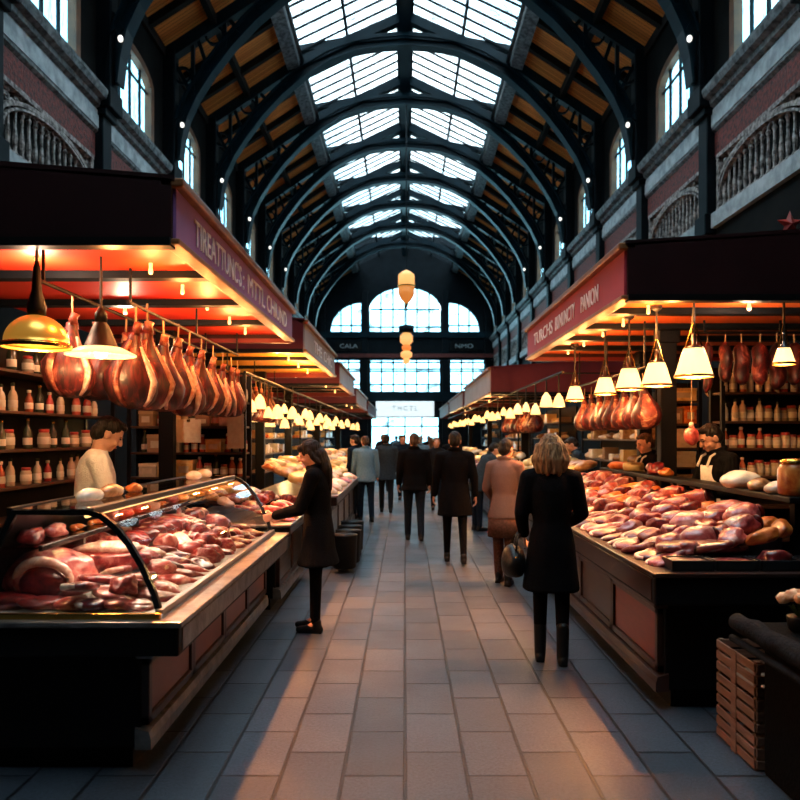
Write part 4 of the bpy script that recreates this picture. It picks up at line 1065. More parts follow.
# ------------------------------------------------------------------ hams on their rail
def ham_proto():
    r = thing('hanging_ham', 'x', 'ham', (0,0,0))
    prof = [(-.56,.03),(-.545,.075),(-.50,.118),(-.44,.142),(-.37,.150),(-.30,.138),(-.23,.112),(-.17,.082),(-.11,.055),(-.06,.040),(-.02,.036),(0,.034)]
    n = 22; vs = []; fs = []
    for z, q in prof:
        for j in range(n):
            a = 2*PI*j/n; d = Vector((math.cos(a), math.sin(a)*.72, z*4)); w = 1 + .17*mnoise.noise(d*1.7) + .07*mnoise.noise(d*4.1)
            vs.append((q*w*math.cos(a) + .03*math.sin(z*5), q*w*.72*math.sin(a), z))
    for i in range(len(prof)-1):
        for j in range(n):
            k = (j+1) % n; fs.append((i*n+j, i*n+k, (i+1)*n+k, (i+1)*n+j))
    fs.append(tuple(range(n))); fs.append(tuple((len(prof)-1)*n+j for j in range(n)))
    b = MB(); b.add(vs, fs); b.build('ham_body', M['ham'], r, smooth=True)
    # strip of fat down one side, tucked in at its borders
    vs2 = []; fs2 = []; J = list(range(3, 9)); I = list(range(1, 10))
    for i in I:
        for j in J:
            p = Vector(vs[i*n + j]); e = min(j-J[0], J[-1]-j, i-I[0], I[-1]-i); c = Vector((.03*math.sin(p.z*5), 0, p.z))
            vs2.append(c + (p-c)*(1 + (.06 if e > 1 else .045 if e == 1 else -.05)))
    for i in range(len(I)-1):
        for j in range(len(J)-1):
            a = i*len(J)+j; fs2.append((a, a+1, a+len(J)+1, a+len(J)))
    b = MB(); b.add(vs2, fs2); b.build('fat_cover', M['hamskin'], r, smooth=True)
    for q, (j0, i0, i1) in enumerate(((14,1,9),(19,1,8))):      # ridges of fat running down the meat
        pp = [Vector(vs[i*n + j0 % n]) for i in range(i0, i1+1)]
        MB().tube(pp, [.006+.016*math.sin(PI*(k+.5)/len(pp)) for k in range(len(pp))], 7).build('fat_streak', M['fat'] if q % 2 else M['hamskin'], r, smooth=True)
    MB().tube([(.0,0,-.02),(.004,0,.04),(.015,0,.07)], [.031,.023,.025], 9).build('shank_bone', M['hamskin'], r, smooth=True)
    MB().tube([(0,0,.03),(.0,0,.12),(0,0,.2)], .006, 6).build('rope', M['rope'], r)
    return r
hp = ham_proto(); first = True
def ham(x, y, ztop, rz, sc, label, group):
    global first
    if first:
        first = False; o = hp; o.location = (x,y,ztop); o.rotation_euler = (0,0,rz); o.scale = sc; o['label'] = label; o['group'] = group; return o
    return dup(hp, (x,y,ztop), (rng.uniform(-.05,.05), rng.uniform(-.05,.05), rz), label, group, sc)
def meat_rail(s, x, y0, y1, z, ztop, label):
    r = thing('hanging_rail', label, 'rail', (s*x, y0, z))
    MB().tube([(s*x,y0,z),(s*x,y1,z)], .014, 8).build('bar', M['black'], r)
    n = max(2, int((y1-y0)/1.3)+1)
    for k in range(n):
        y = y0+.05+(y1-y0-.1)*k/(n-1); MB().box(s*x-.008, s*x+.008, y-.008, y+.008, z, ztop).build('hanger', M['black'], r)
meat_rail(-1, 1.98, 5.0, 8.3, 2.66, 2.97, 'steel rail carrying the big hams under the purple canopy')
meat_rail(-1, 2.35, 4.5, 8.3, 2.70, 2.97, 'steel rail deeper under the purple canopy')
G = 'hams hanging under the purple canopy'
for k, (y, z, s1) in enumerate([(5.15,2.46,1.0),(5.38,2.50,1.08),(5.75,2.46,1.0),(6.1,2.48,.98),(6.42,2.45,1.02),(6.8,2.46,.95),(7.2,2.44,.95),(7.6,2.42,.92),(8.0,2.42,.9),(8.25,2.42,.85)]):
    ham(-1.98, y, z, rng.uniform(-.5,1.2), (s1*1.28, s1*1.55, s1*1.0), 'dark red ham hanging %s from the near end of the front rail, purple canopy' % ORD(k), G)
for k, y in enumerate([4.95,5.35,5.9,6.5,7.1,7.7]):
    ham(-2.35, y, 2.5, rng.uniform(0,3), (1.2,1.4,.95), 'red ham hanging %s from the near end of the inner rail, purple canopy' % ORD(k), G)
meat_rail(1, 2.38, 6.9, 9.6, 2.38, 2.9, 'steel rail carrying the red hams under the crimson canopy')
G = 'red hams hanging under the crimson canopy'
for k, y in enumerate([7.0,7.3,7.62,7.95,8.25,8.6,8.95,9.3]):
    ham(2.38, y, 2.18, rng.uniform(-.6,.6)+PI*.9, (1.0,1.15,.74), 'short red ham hanging %s from the near end under the crimson canopy' % ORD(k), G)
G = 'dark sausages hanging above the bottle rack'
rr = thing('hanging_rail', 'dark rail carrying long dried sausages above the bottle rack', 'rail', (3.0,6.9,2.74))
MB().tube([(2.85,6.9,2.72),(4.55,6.9,2.72)], .014, 8).build('bar', M['black'], rr)
for x in (2.95,3.7,4.45): MB().box(x-.008, x+.008, 6.892, 6.908, 2.72, 2.9).build('hanger', M['black'], rr)
sp = None
for k in range(9):
    x = 2.98+.17*k; lab = 'long dark dried sausage hanging %s from the aisle above the bottle rack' % ORD(k)
    if sp is None:
        sp = thing('dried_sausage', lab, 'sausage', (x,6.9,2.62), G)
        pts = [(x+.012*math.sin(q*1.1), 6.9, 2.62-.05*q) for q in range(11)]
        MB().tube(pts, [.012,.038,.046,.047,.045,.046,.047,.045,.044,.036,.010], 12).build('casing', M['ham'], sp, smooth=True)
        MB().tube([(x,6.9,2.61),(x,6.9,2.72)], .005, 5).build('string', M['rope'], sp)
        MB().tube([(x+.012*math.sin(11),6.9,2.125),(x+.01,6.9,2.09)], [.012,.006], 6).build('knot', M['rope'], sp)
    else: dup(sp, (x, 6.9+rng.uniform(-.03,.03), 2.62), (0, rng.uniform(-.03,.03), rng.uniform(0,3)), lab, None, (rng.uniform(1.2,1.9), rng.uniform(1.2,1.7), rng.uniform(.75,1.0)))

r = thing('hanging_ham', 'pale pink ham hanging on a long cord beside the stall keeper in the pale apron', 'ham', (2.66,6.5,1.85))
blob((.065,.06,.085), 171, .18, 2, 3, c=(2.66,6.5,1.70)).build('ham_body', M['pink'], r, smooth=True)
MB().tube([(2.66,6.5,1.77),(2.66,6.5,1.83)], [.03,.018], 8).build('shank_bone', M['fat'], r, smooth=True)
MB().tube([(2.66,6.5,1.82),(2.66,6.5,2.85)], .005, 5).build('cord', M['rope'], r)
meat_rail(-1, 2.45, 9.6, 13.2, 2.62, 2.93, 'dark rail of hams under the beige canopy on the left')
for k in range(8): ham(-2.45, 9.75+.44*k, 2.44, rng.uniform(0,3), (1.1,1.3,.9), 'ham hanging %s along the rail under the left beige canopy' % ORD(k), 'hams under the left beige canopy')
meat_rail(1, 2.7, 14.3, 19.5, 2.40, 2.65, 'dark rail of hams under the beige canopy on the right')
for k in range(8): ham(2.7, 14.5+.62*k, 2.24, rng.uniform(0,3), (1.1,1.3,.85), 'ham hanging %s along the rail under the right beige canopy' % ORD(k), 'hams under the right beige canopy')
# ------------------------------------------------------------------ people
M['skin'] = mat('skin', (.48,.23,.15), .5, col2=(.55,.28,.19), scale=6)
M['skin_pale'] = mat('pale_skin', (.56,.31,.23), .5, col2=(.62,.36,.27), scale=6)
M['lips'] = mat('lips', (.36,.10,.09), .5)
M['eye'] = mat('eye', (.03,.02,.018), .2)
def cloth(name, c, c2=None, sc=40): return mat(name, c, .85, col2=c2 or tuple(q*1.7 for q in c), scale=sc, bump=.35, bscale=sc*2, spec=.04)
M['coat_black'] = cloth('black_wool', (.0028,.0028,.0034))
M['coat_charcoal'] = cloth('charcoal_wool', (.008,.0085,.010))
M['coat_navy'] = cloth('navy_cloth', (.005,.009,.016))
M['coat_slate'] = cloth('slate_cloth', (.018,.026,.034))
M['shirt_blue'] = cloth('pale_blue_cloth', (.075,.15,.22), (.10,.19,.27))
M['coat_beige'] = cloth('beige_cloth', (.15,.088,.072), (.19,.115,.095), 140)
M['white_coat'] = cloth('white_coat', (.78,.71,.72), (.84,.78,.79))
M['apron'] = cloth('pale_apron', (.66,.62,.58), (.72,.68,.64))
M['tights'] = cloth('black_tights', (.0025,.0025,.003))
M['denim'] = cloth('dark_denim', (.006,.009,.014))
M['brown_cloth'] = cloth('brown_cloth', (.06,.03,.022))
M['leather'] = mat('black_leather', (.004,.0035,.0035), .42, col2=(.008,.007,.007), scale=20, bump=.2, spec=.25)
def hair_mat(name, c, c2): return mat(name, c, .45, col2=c2, scale=22, stretch=(3,3,.35), bump=.7, bscale=28, lo=.4, hi=.62, spec=.2)
M['hair_dark'] = hair_mat('dark_hair', (.005,.0035,.003), (.014,.009,.007))
M['hair_brown'] = hair_mat('brown_hair', (.030,.016,.009), (.07,.036,.02))
M['hair_blond'] = hair_mat('dark_blond_hair', (.11,.055,.024), (.30,.165,.075))
M['hair_grey'] = hair_mat('grey_hair', (.12,.115,.11), (.24,.23,.22))

def ruffle(o, fn):
    me = o.data; n = [v.normal.copy() for v in me.vertices]; co = []
    for v, q in zip(me.vertices, n): co.extend(v.co + q*fn(v.co))
    me.vertices.foreach_set('co', co); me.update()

def person(label, loc, face, H=1.72, girl=False, coat='coat_black', coat_hem=.86, trousers='denim', hair='hair_dark', hair_style='short', stride=(0,0), knees=(0,0), lean=0, head=(0,0,0),
           arms=None, vox=.009, skin='skin', shoe='leather', skirt=None, apron=None, flare=1.0, collar=True, face_bits=True, boots=False, bare_forearm=False, group=None):
    """facing +Y locally; arms: ((elbow),(wrist)) per side in leaned body space, metres at height 1.72 (x outwards)"""
    s = H/1.72
    root = thing('person', label, 'person', (0,0,0), group)
    wsh = (.165 if girl else .19)
    hipz, hipx = .90, (.076 if girl else .092)
    A = R(lean); Lm = Matrix.Rotation(-A, 3, 'X')
    def T(p):      # lean the upper body about the hips
        p = Vector(p)
        return (Lm @ (p - Vector((0,0,hipz))) + Vector((0,0,hipz)))*s
    # legs
    legs = []
    for i, sg in enumerate((-1, 1)):
        a, k = R(stride[i]), R(knees[i])
        hip = Vector((sg*hipx, 0, hipz)); th, sh = .42, .41
        knee = hip + Vector((sg*.005, math.sin(a)*th, -math.cos(a)*th))
        ank = knee + Vector((sg*.0, math.sin(a-k)*sh, -math.cos(a-k)*sh))
        legs.append((hip, knee, ank))
    low = min(l[2].z for l in legs) - .075; dz = Vector((0,0,-low))
    legs = [tuple(p + dz for p in l) for l in legs]; hip0 = hipz; hipz += -low
    pel = Vector((0,0,hipz))
    def S(p): return Vector(p)*s
    shz, ncz, hdz = 1.405-low, 1.47-low, 1.60-low
    if arms is None: arms = (((.235,.0,1.14),(.25,.10,.90)), ((.235,.0,1.14),(.25,.06,.89)))
    arms = [tuple(Vector((sg*a[0], a[1], a[2]-low)) for a in arms[i]) for i, sg in enumerate((-1,1))]
    # --- body: one continuous skin surface
    b = MB()
    b.loft([(T((0,0,hipz-.10)), .13*s, .085*s, Lm), (T((0,0,hipz)), .15*s, .10*s, Lm), (T((0,.0,hipz+.14)), .118*s, .088*s, Lm), (T((0,0,hipz+.30)), .135*s, .10*s, Lm), (T((0,-.005,shz-.03)), .15*s, .09*s, Lm), (T((0,-.01,shz+.035)), .09*s, .065*s, Lm), (T((0,0,ncz)), .055*s, .055*s, Lm)], 20)
    b.capsule(T((0,-.005,shz+.02)), T((0,.012,hdz-.07)), .058*s, .053*s)
    hm = Lm @ Euler((R(head[0]), R(head[1]), R(head[2])), 'XYZ').to_matrix()
    nb = T((0,.0,ncz+.03))
    def Hd(p): return nb + hm @ (Vector(p)*s)
    hc = (0,.018,.105)
    b.ellipsoid(Hd((0,.005,.125)), (.074*s,.094*s,.092*s), hm); b.ellipsoid(Hd((0,.035,.065)), (.060*s,.066*s,.075*s), hm)
    b.ellipsoid(Hd((0,.068,.020)), (.030*s,.026*s,.022*s), hm, 10, 6)
    b.capsule(Hd((0,.098,.115)), Hd((0,.116,.082)), .011*s, .016*s, 8)
    for sg in (-1,1):
        b.ellipsoid(Hd((sg*.076,.0,.092)), (.012*s,.022*s,.034*s), hm, 8, 6)
        b.ellipsoid(Hd((sg*.036,.078,.068)), (.024*s,.020*s,.020*s), hm, 8, 6)
        b.ellipsoid(Hd((sg*.030,.090,.128)), (.026*s,.012*s,.009*s), hm, 8, 6)
    for i, sg in enumerate((-1,1)):
        hip, knee, ank = legs[i]
        b.capsule(S(hip), S(knee), .082*s, .050*s); b.capsule(S(knee), S(ank), .052*s, .034*s); b.capsule(S(ank), S(ank + Vector((0,.10,-.045))), .036*s, .026*s)
        sh = T((sg*wsh, -.01, shz)); el = T(arms[i][0]); wr = T(arms[i][1])
        b.capsule(T((sg*.10,-.01,shz+.01)), sh, .06*s, .052*s); b.capsule(sh, el, .046*s, .037*s); b.capsule(el, wr, .037*s, .025*s)
        # hand: palm, four unequal fingers with two bends, a thumb from the side of the palm
        d = (wr-el).normalized(); side = Vector((sg,0,0)); side = (Lm @ side); 
        fw = Vector((0,1,0)); up = side - d*side.dot(d)
        if up.length < .2: up = Vector((0,0,1)) - d*d.z
        up.normalize(); ac = d.cross(up).normalized()     # ac runs across the knuckles; up is the back of the hand
        if ac.dot(fw) < 0: ac = -ac
        pe = wr + d*.085*s
        for q in (-.026,-.009,.009,.026): b.capsule(wr + ac*q*.7*s, pe + ac*q*s, .014*s, .012*s, 8)
        for q, L in ((-.030,.052),(-.010,.066),(.010,.070),(.030,.062)):
            p0 = pe + ac*q*s; p1 = p0 + (d*.94 - up*.35)*L*.55*s; p2 = p1 + (d*.6 - up*.8)*L*.6*s
            b.capsule(p0, p1, .0095*s, .0088*s, 7); b.capsule(p1, p2, .0088*s, .0075*s, 7)
        t0 = wr + d*.028*s + ac*.024*s; t1 = t0 + (d*.55 + ac*.75 - up*.25)*.042*s; t2 = t1 + (d*.85 + ac*.2 - up*.4)*.032*s
        b.capsule(t0, t1, .0125*s, .0105*s, 7); b.capsule(t1, t2, .0105*s, .0085*s, 7)
    b.build('body', M[skin], root, remesh=min(vox,.0065) if vox < .012 else vox, relax=3)
    if face_bits:
        for sg in (-1,1):
            MB().ellipsoid(Hd((sg*.031,.093,.112)), (.012*s,.008*s,.006*s), hm, 8, 6).build('eye', M['eye'], root, smooth=True)
            MB().capsule(Hd((sg*.016,.103,.134)), Hd((sg*.046,.094,.136)), .0045*s, .0035*s, 6).build('eyebrow', M[hair], root, smooth=True)
        MB().ellipsoid(Hd((0,.100,.045)), (.022*s,.008*s,.007*s), hm, 8, 6).build('mouth', M['lips'], root, smooth=True)
    # --- trousers or tights
    t = MB(); thick = .004 if trousers == 'tights' else .012
    for i in range(2):
        hip, knee, ank = legs[i]
        t.capsule(S(hip), S(knee), (.088+thick)*s, (.052+thick)*s); t.capsule(S(knee), S(ank + Vector((0,0,.02))), (.054+thick)*s, (.036+thick*1.4)*s)
    t.loft([(S((0,0,hipz-.12)), .155*s, .11*s), (S((0,0,hipz+.02)), .17*s, .122*s), (S((0,0,hipz+.12)), .15*s, .11*s)])
    t.build('tights' if trousers == 'tights' else 'trousers', M[trousers], root, remesh=max(vox,.010), relax=4)
    # --- coat: trunk to the hem, sleeves to the wrist
    c = MB(); hz = hipz - .90 + coat_hem; pad = .02
    rings = []
    wc = .150 if girl else .172
    def ring(z, rx, ry, f=0): rings.append((T((0,f,z)) if z >= hipz-.02 else S(Vector((0,f,z))) + (T((0,0,hipz)) - S((0,0,hipz))), rx*s, ry*s, Lm if z >= hipz-.02 else None))
    if hz < hipz-.05:
        ring(hz, (wc+.055)*flare, (.150)*flare); ring(hz+.02, (wc+.06)*flare, .155*flare); ring((hz+hipz)/2, (wc+.045)*(1+flare)/2, .15)
    ring(max(hz, hipz-.02), wc+.03, .14); ring(hipz+.16, wc-.012 if girl else wc+.005, .122); ring(hipz+.30, wc+.008, .135); ring(shz-.10, wc+.024, .130, -.005); ring(shz-.01, wc+.012, .105, -.01); ring(shz+.045, .095, .075, -.01); ring(ncz+.005, .066, .064)
    c.loft(rings, 24)
    for i, sg in enumerate((-1,1)):
        sh = T((sg*wsh, -.01, shz-.01)); el = T(arms[i][0]); wr = T(arms[i][1])
        wr2 = el + (wr-el)*(.12 if bare_forearm else .93)
        c.capsule(T((sg*.09,-.01,shz+.0)), sh, .075*s, .072*s); c.capsule(sh, el, .070*s, .057*s); c.capsule(el, wr2, .057*s, .043*s)
    if collar: c.tube([T((.075*math.cos(2*PI*k/14), -.004+.068*math.sin(2*PI*k/14), ncz+.0+.015*(1-math.sin(2*PI*k/14)))) for k in range(15)], .022*s, 8)
    o = c.build('coat', M[coat], root, remesh=max(vox,.010), relax=5)
    ruffle(o, lambda p: .010*mnoise.noise(Vector((p.x*9, p.y*9, p.z*3.2 + loc[0]*5))))      # cloth folds
    if skirt:
        k_ = MB(); k_.loft([(S((0,0,hz-.22)), .20*s, .16*s), (S((0,0,hz+.05)), .19*s, .145*s)], 22); k_.build('skirt', M[skirt], root, smooth=True)
    if apron:
        mb = MB(); vs = []; fs = []; zz = [hipz-.35, hipz, hipz+.2, hipz+.36, hipz+.46]; ww = [.17,.165,.14,.11,.085]
        for z, w_ in zip(zz, ww):
            for q in range(7):
                a = (q-3)/3; pos = Vector((w_*a, .150 - .05*a*a, z)); vs.append(T(pos) if z >= hipz else S(pos) + T((0,0,hipz)) - S((0,0,hipz)))
        for r_ in range(4):
            for q in range(6): fs.append((r_*7+q, r_*7+q+1, r_*7+q+8, r_*7+q+7))
        mb.add(vs, fs); ap = mb.build('apron', M[apron], root, smooth=True)
        md = ap.modifiers.new('t', 'SOLIDIFY'); md.thickness = .012
        for sg in (-1,1): MB().tube([T((sg*.075,.148,hipz+.45)), T((sg*.07,.10,shz+.03)), T((sg*.05,-.03,shz+.085))], .011*s, 6).build('strap', M[apron], ap)
    # --- shoes
    for i in range(2):
        a = legs[i][2]; fz = a.z - .075
        m_ = MB(); base = Vector((a.x, a.y, fz))
        m_.capsule(S(base + Vector((0,-.03,.035))), S(base + Vector((0,.06,.036))), .040*s, .042*s); m_.capsule(S(base + Vector((0,.06,.03))), S(base + Vector((0,.155,.026))), .042*s, .030*s)
        m_.capsule(S(a + Vector((0,-.01,-.02))), S(a + Vector((0,-.01,.20 if boots else .02))), .045*s, .050*s if boots else .044*s)
        m_.box(*[q*s for q in (a.x-.034, a.x+.034, a.y-.065, a.y+.15)], fz*s, (fz+.02)*s)
        m_.build('boot' if boots else 'shoe', M[shoe], root, remesh=.009, relax=3)
    # --- hair
    h = MB()
    if hair_style == 'short':
        h.ellipsoid(Hd((0,-.012,.142)), (.083*s,.096*s,.088*s), hm); h.ellipsoid(Hd((0,-.05,.09)), (.074*s,.060*s,.075*s), hm); h.ellipsoid(Hd((0,.05,.195)), (.060*s,.045*s,.028*s), hm)
    elif hair_style == 'bob':       # shoulder-length, waved
        h.ellipsoid(Hd((0,-.012,.145)), (.092*s,.102*s,.092*s), hm)
        for k in range(9):
            a = R(-100 + 200*k/8) - PI/2; x, y = .085*math.cos(a), .085*math.sin(a) - .01
            w_ = .012*math.sin(k*2.1)
            h.capsule(Hd((x,y,.13)), Hd((x*1.28+w_, y*1.15-.005, .03)), .036*s, .040*s, 8); h.capsule(Hd((x*1.28+w_, y*1.15-.005, .03)), Hd((x*1.12, y*1.1-.008, -.065+.012*math.sin(k*3))), .040*s, .022*s, 8)
    elif hair_style == 'tail':      # fringe, long hair gathered down the back
        h.ellipsoid(Hd((0,-.012,.145)), (.088*s,.103*s,.090*s), hm); h.ellipsoid(Hd((0,.055,.175)), (.066*s,.046*s,.040*s), hm); h.ellipsoid(Hd((0,-.06,.08)), (.075*s,.058*s,.085*s), hm)
        for sg in (-1,1): h.capsule(Hd((sg*.07,.0,.13)), Hd((sg*.062,-.045,.0)), .028*s, .028*s, 8)
        h.capsule(Hd((0,-.075,.07)), T((0,-.10,ncz-.02)), .066*s, .062*s); h.capsule(T((0,-.10,ncz-.02)), T((0,-.125,ncz-.20)), .062*s, .028*s)
    elif hair_style == 'long':
        h.ellipsoid(Hd((0,-.015,.142)), (.088*s,.100*s,.090*s), hm); h.capsule(Hd((0,-.06,.10)), Hd((0,-.08,-.12)), .075*s, .06*s)
    o = h.build('hair', M[hair], root, remesh=max(vox*.8,.007), relax=2)
    ruffle(o, lambda p: .007*mnoise.noise(Vector((p.x*34, p.y*34, p.z*7))) + .004*mnoise.noise(Vector((p.x*80, p.y*80, p.z*12))))
    root.location = loc; root.rotation_euler = (0,0,R(face))
    return root

# the woman in front of the mahogany counter, seen from behind
person('woman with wavy dark blond hair in a black coat, seen from behind with a handbag', (1.10,5.27,0), -8, 1.70, True, 'coat_black', .545, 'tights', 'hair_blond', 'bob', (2,-3), (0,2), 2, (-2,0,-14),
       (((.225,-.02,1.13),(.20,.13,.95)), ((.235,.02,1.13),(.13,.20,1.03))), .007, 'skin_pale', boots=True, flare=1.04)
hb = thing('handbag', 'black leather handbag held by the woman with dark blond hair', 'bag', (.83,5.34,.62))
blob((.095,.165,.135), 131, .12, 2, 3, -.75, c=(.83,5.36,.735)).build('bag_body', M['leather'], hb, smooth=True)
for y in (5.32,5.40): MB().tube([(.83,y-.08,.84),(.845,y-.05,.92),(.87,y,.955),(.85,y+.05,.92),(.83,y+.08,.84)], .008, 7).build('handle', M['leather'], hb, smooth=True)
MB().lathe([(.012,-.004),(.014,0),(.012,.004)], 12, (.83,5.195,.80)).build('clasp', M['brass'], hb)
MB().tube([(.83,5.24,.855),(.83,5.36,.872),(.83,5.48,.855)], .005, 6).build('zip', M['steel'], hb)
# the woman at the glass case, in profile
person('woman with long dark hair and a fringe in a black coat, in profile', (-.76,6.12,0), 82, 1.66, True, 'coat_black', .60, 'tights', 'hair_dark', 'tail', (0,6), (0,4), 3, (-18,0,6),
       (((.20,.10,1.12),(.13,.36,1.06)), ((.20,.06,1.12),(.12,.33,1.04))), .007, 'skin', flare=1.22)
# walkers up the aisle
person('man in a long black coat walking away, largest figure in the middle of the aisle', (.67,9.4,0), 0, 1.76, False, 'coat_black', .62, 'tights', 'hair_dark', 'short', (10,-9), (4,12), 1, (-3,0,0), (((.245,.02,1.13),(.27,.09,.89)), ((.245,-.03,1.13),(.27,.0,.885))), .010, group=None)
person('man in a black jacket and dark jeans walking away, left of the tall black-coated man', (.15,11.4,0), 3, 1.74, False, 'coat_black', .80, 'denim', 'hair_brown', 'short', (8,-8), (3,10), 1, (-4,0,6), None, .011)
person('woman in a beige jacket and brown skirt at the meat stall beyond the blond woman', (1.14,8.05,0), -24, 1.66, True, 'coat_beige', .78, 'brown_cloth', 'hair_dark', 'short', (4,-6), (0,4), 4, (-8,0,-10), (((.23,.03,1.13),(.20,.20,.99)), ((.23,.05,1.13),(.16,.25,1.02))), .010, skirt='brown_cloth', boots=True)
person('person in a slate coat walking away, third figure along the aisle', (-.42,15.6,0), 2, 1.74, False, 'coat_slate', .72, 'coat_charcoal', 'hair_dark', 'short', (9,-8), (3,9), 0, (0,0,0), None, .013, face_bits=False)
person('person in a pale blue jacket with dark trousers near the left stalls', (-.78,13.9,0), 12, 1.70, False, 'shirt_blue', .80, 'coat_navy', 'hair_brown', 'short', (5,-7), (2,8), 6, (-5,0,0), None, .013, face_bits=False)
person('person in dark navy standing at the left stalls beside the pale blue jacket', (-1.0,14.5,0), 60, 1.72, False, 'coat_navy', .70, 'coat_navy', 'hair_dark', 'short', (0,0), (0,0), 3, (-5,0,0), None, .013, face_bits=False)
crowd = [(-.05,18.5,'coat_navy','hair_dark','short','coat_navy','person in navy glimpsed between the slate coat and the black jacket',175,1.72),
 (.42,19.5,'shirt_blue','hair_grey','short','coat_slate','grey-haired person in pale blue in the far crowd, middle of the aisle',4,1.70),
 (.72,16.0,'coat_charcoal','hair_brown','long','denim','long-haired woman in charcoal walking towards the camera beyond the black-coated man',178,1.66),
 (1.15,17.0,'coat_black','hair_dark','short','denim','man in black at the far right stalls beyond the beige jacket',-30,1.76),
 (-.65,21.5,'coat_black','hair_dark','short','denim','man in black in the far crowd close to the left stalls',5,1.75),
 (-.15,24.0,'coat_slate','hair_brown','short','coat_navy','slate-coated person far along the aisle under the second lantern',0,1.73),
 (.35,26.5,'coat_navy','hair_dark','short','denim','navy-coated person far along the aisle before the doorway',170,1.70),
 (.85,23.0,'coat_beige','hair_brown','long','brown_cloth','woman in beige in the far crowd on the right side',10,1.65),
 (-.9,28.0,'coat_charcoal','hair_dark','short','denim','charcoal-coated person by the last left stalls',-20,1.74),
 (1.0,29.5,'coat_black','hair_grey','short','coat_black','grey-haired person in black by the last right stalls',8,1.72),
 (-.4,32.0,'shirt_blue','hair_dark','short','denim','person in pale blue nearest to the bright doorway, left of centre',0,1.72),
 (.5,34.0,'coat_slate','hair_dark','short','denim','slate-coated person nearest to the bright doorway, right of centre',180,1.74)]
for (x, y, ct, hr, hs_, tr, lab, fc, h_) in crowd:
    person(lab, (x,y,0), fc, h_, hs_ == 'long', ct, .74, tr, hr, hs_, (8,-7), (2,8), 1, (0,0,0), None, .018, face_bits=False, group=None)
# stall keepers
person('butcher in a white coat bending his head behind the glass meat case', (-2.40,5.35,0), -62, 1.86, False, 'white_coat', .62, 'denim', 'hair_dark', 'short', (0,4), (0,4), 5, (-28,0,0), (((.27,.06,1.13),(.19,.30,1.10)), ((.27,.08,1.13),(.17,.32,1.10))), .007, 'skin', collar=False, bare_forearm=True)
person('stall keeper in a dark jacket and pale apron looking down behind the mahogany counter', (2.97,6.55,0), 98, 1.82, False, 'coat_black', .70, 'denim', 'hair_dark', 'short', (0,0), (0,0), 6, (-22,0,0), (((.26,.06,1.13),(.20,.30,1.14)), ((.26,.08,1.13),(.18,.32,1.15))), .007, 'skin', apron='apron')
person('stall keeper with brown hair in black behind the mahogany counter, farther from the camera', (2.98,8.45,0), 95, 1.73, True, 'coat_black', .70, 'denim', 'hair_brown', 'short', (0,0), (0,0), 5, (-12,0,10), None, .010, 'skin', apron='apron')
person('stall keeper in dark grey behind the second right counter', (2.95,11.6,0), 75, 1.70, False, 'coat_slate', .70, 'denim', 'hair_dark', 'short', (0,0), (0,0), 12, (-20,0,0), None, .012, face_bits=False)
person('stooping figure in slate blue leaning over the second right counter', (1.30,12.6,0), -70, 1.66, False, 'coat_slate', .74, 'coat_navy', 'hair_dark', 'short', (0,0), (0,0), 30, (0,0,0), (((.25,.1,1.12),(.2,.36,1.05)), ((.25,.1,1.12),(.2,.36,1.05))), .012, face_bits=False)
person('stall keeper in a white coat deep behind the second left counter', (-2.7,11.2,0), -75, 1.70, False, 'white_coat', .70, 'denim', 'hair_dark', 'short', (0,0), (0,0), 8, (-15,0,0), None, .012, face_bits=False)
# ------------------------------------------------------------------ racks, jars, bottles behind the stalls
def rack(label, x0, x1, y0, y1, shelves, ztop, cat='shelf unit', m='wood', back=None):
    r = thing('shelf_rack', label, cat, ((x0+x1)/2, (y0+y1)/2, 0))
    for (x, y) in ((x0,y0),(x1,y0),(x0,y1),(x1,y1)): MB().box(x-.02, x+.02, y-.02, y+.02, 0, ztop).build('upright', M['black'], r)
    for z in shelves: MB().box(x0, x1, y0, y1, z-.025, z).build('shelf', M[m], r, bevel=.004)
    if back == 'y': MB().box(x0, x1, y1, y1+.02, .1, ztop).build('back_board', M['timber_dark'], r)
    if back == 'x': MB().box(min(x0,x1)-.02, min(x0,x1), y0, y1, .1, ztop).build('back_board', M['timber_dark'], r)
    if back == 'X': MB().box(max(x0,x1), max(x0,x1)+.02, y0, y1, .1, ztop).build('back_board', M['timber_dark'], r)
    return r
M['glass_jar'] = mat('jar_glass', (.34,.27,.17), .12, col2=(.50,.40,.26), scale=6, randomise=.3)
M['bottle_cream'] = mat('cream_bottle', (.42,.31,.20), .25, col2=(.60,.48,.34), scale=4, randomise=.25)
M['bottle_red'] = mat('red_bottle', (.32,.05,.03), .2, col2=(.46,.10,.05), scale=5, randomise=.3)
M['bottle_green'] = mat('dark_bottle', (.02,.03,.018), .15, col2=(.05,.055,.03), scale=5, randomise=.3)
M['label'] = mat('paper_label', (.66,.58,.45), .7, col2=(.56,.46,.33), scale=18, randomise=.2)
M['cardboard'] = mat('cardboard', (.36,.23,.12), .8, col2=(.28,.17,.09), scale=5, randomise=.25)
M['lid_red'] = mat('red_lid', (.35,.03,.02), .35)
JP = {}
def jar_proto(key, name, cat, body, lid, prof, lz, lr):
    r = thing(name, 'prototype', cat, (0,0,0))
    MB().lathe(prof, 14).build('glass' if 'jar' in name else 'bottle_body', M[body], r, smooth=True)
    MB().lathe([(lr,lz),(lr+.004,lz+.004),(lr+.004,lz+.026),(lr-.004,lz+.03)], 12).build('lid' if 'jar' in name else 'cap', M[lid], r, smooth=True)
    R0 = max(q[0] for q in prof)
    MB().lathe([(R0+.001,.035),(R0+.002,.037),(R0+.002,.095),(R0+.001,.097)], 14, caps=False).build('paper_label', M['label'], r, smooth=True)
    JP[key] = [r, False]
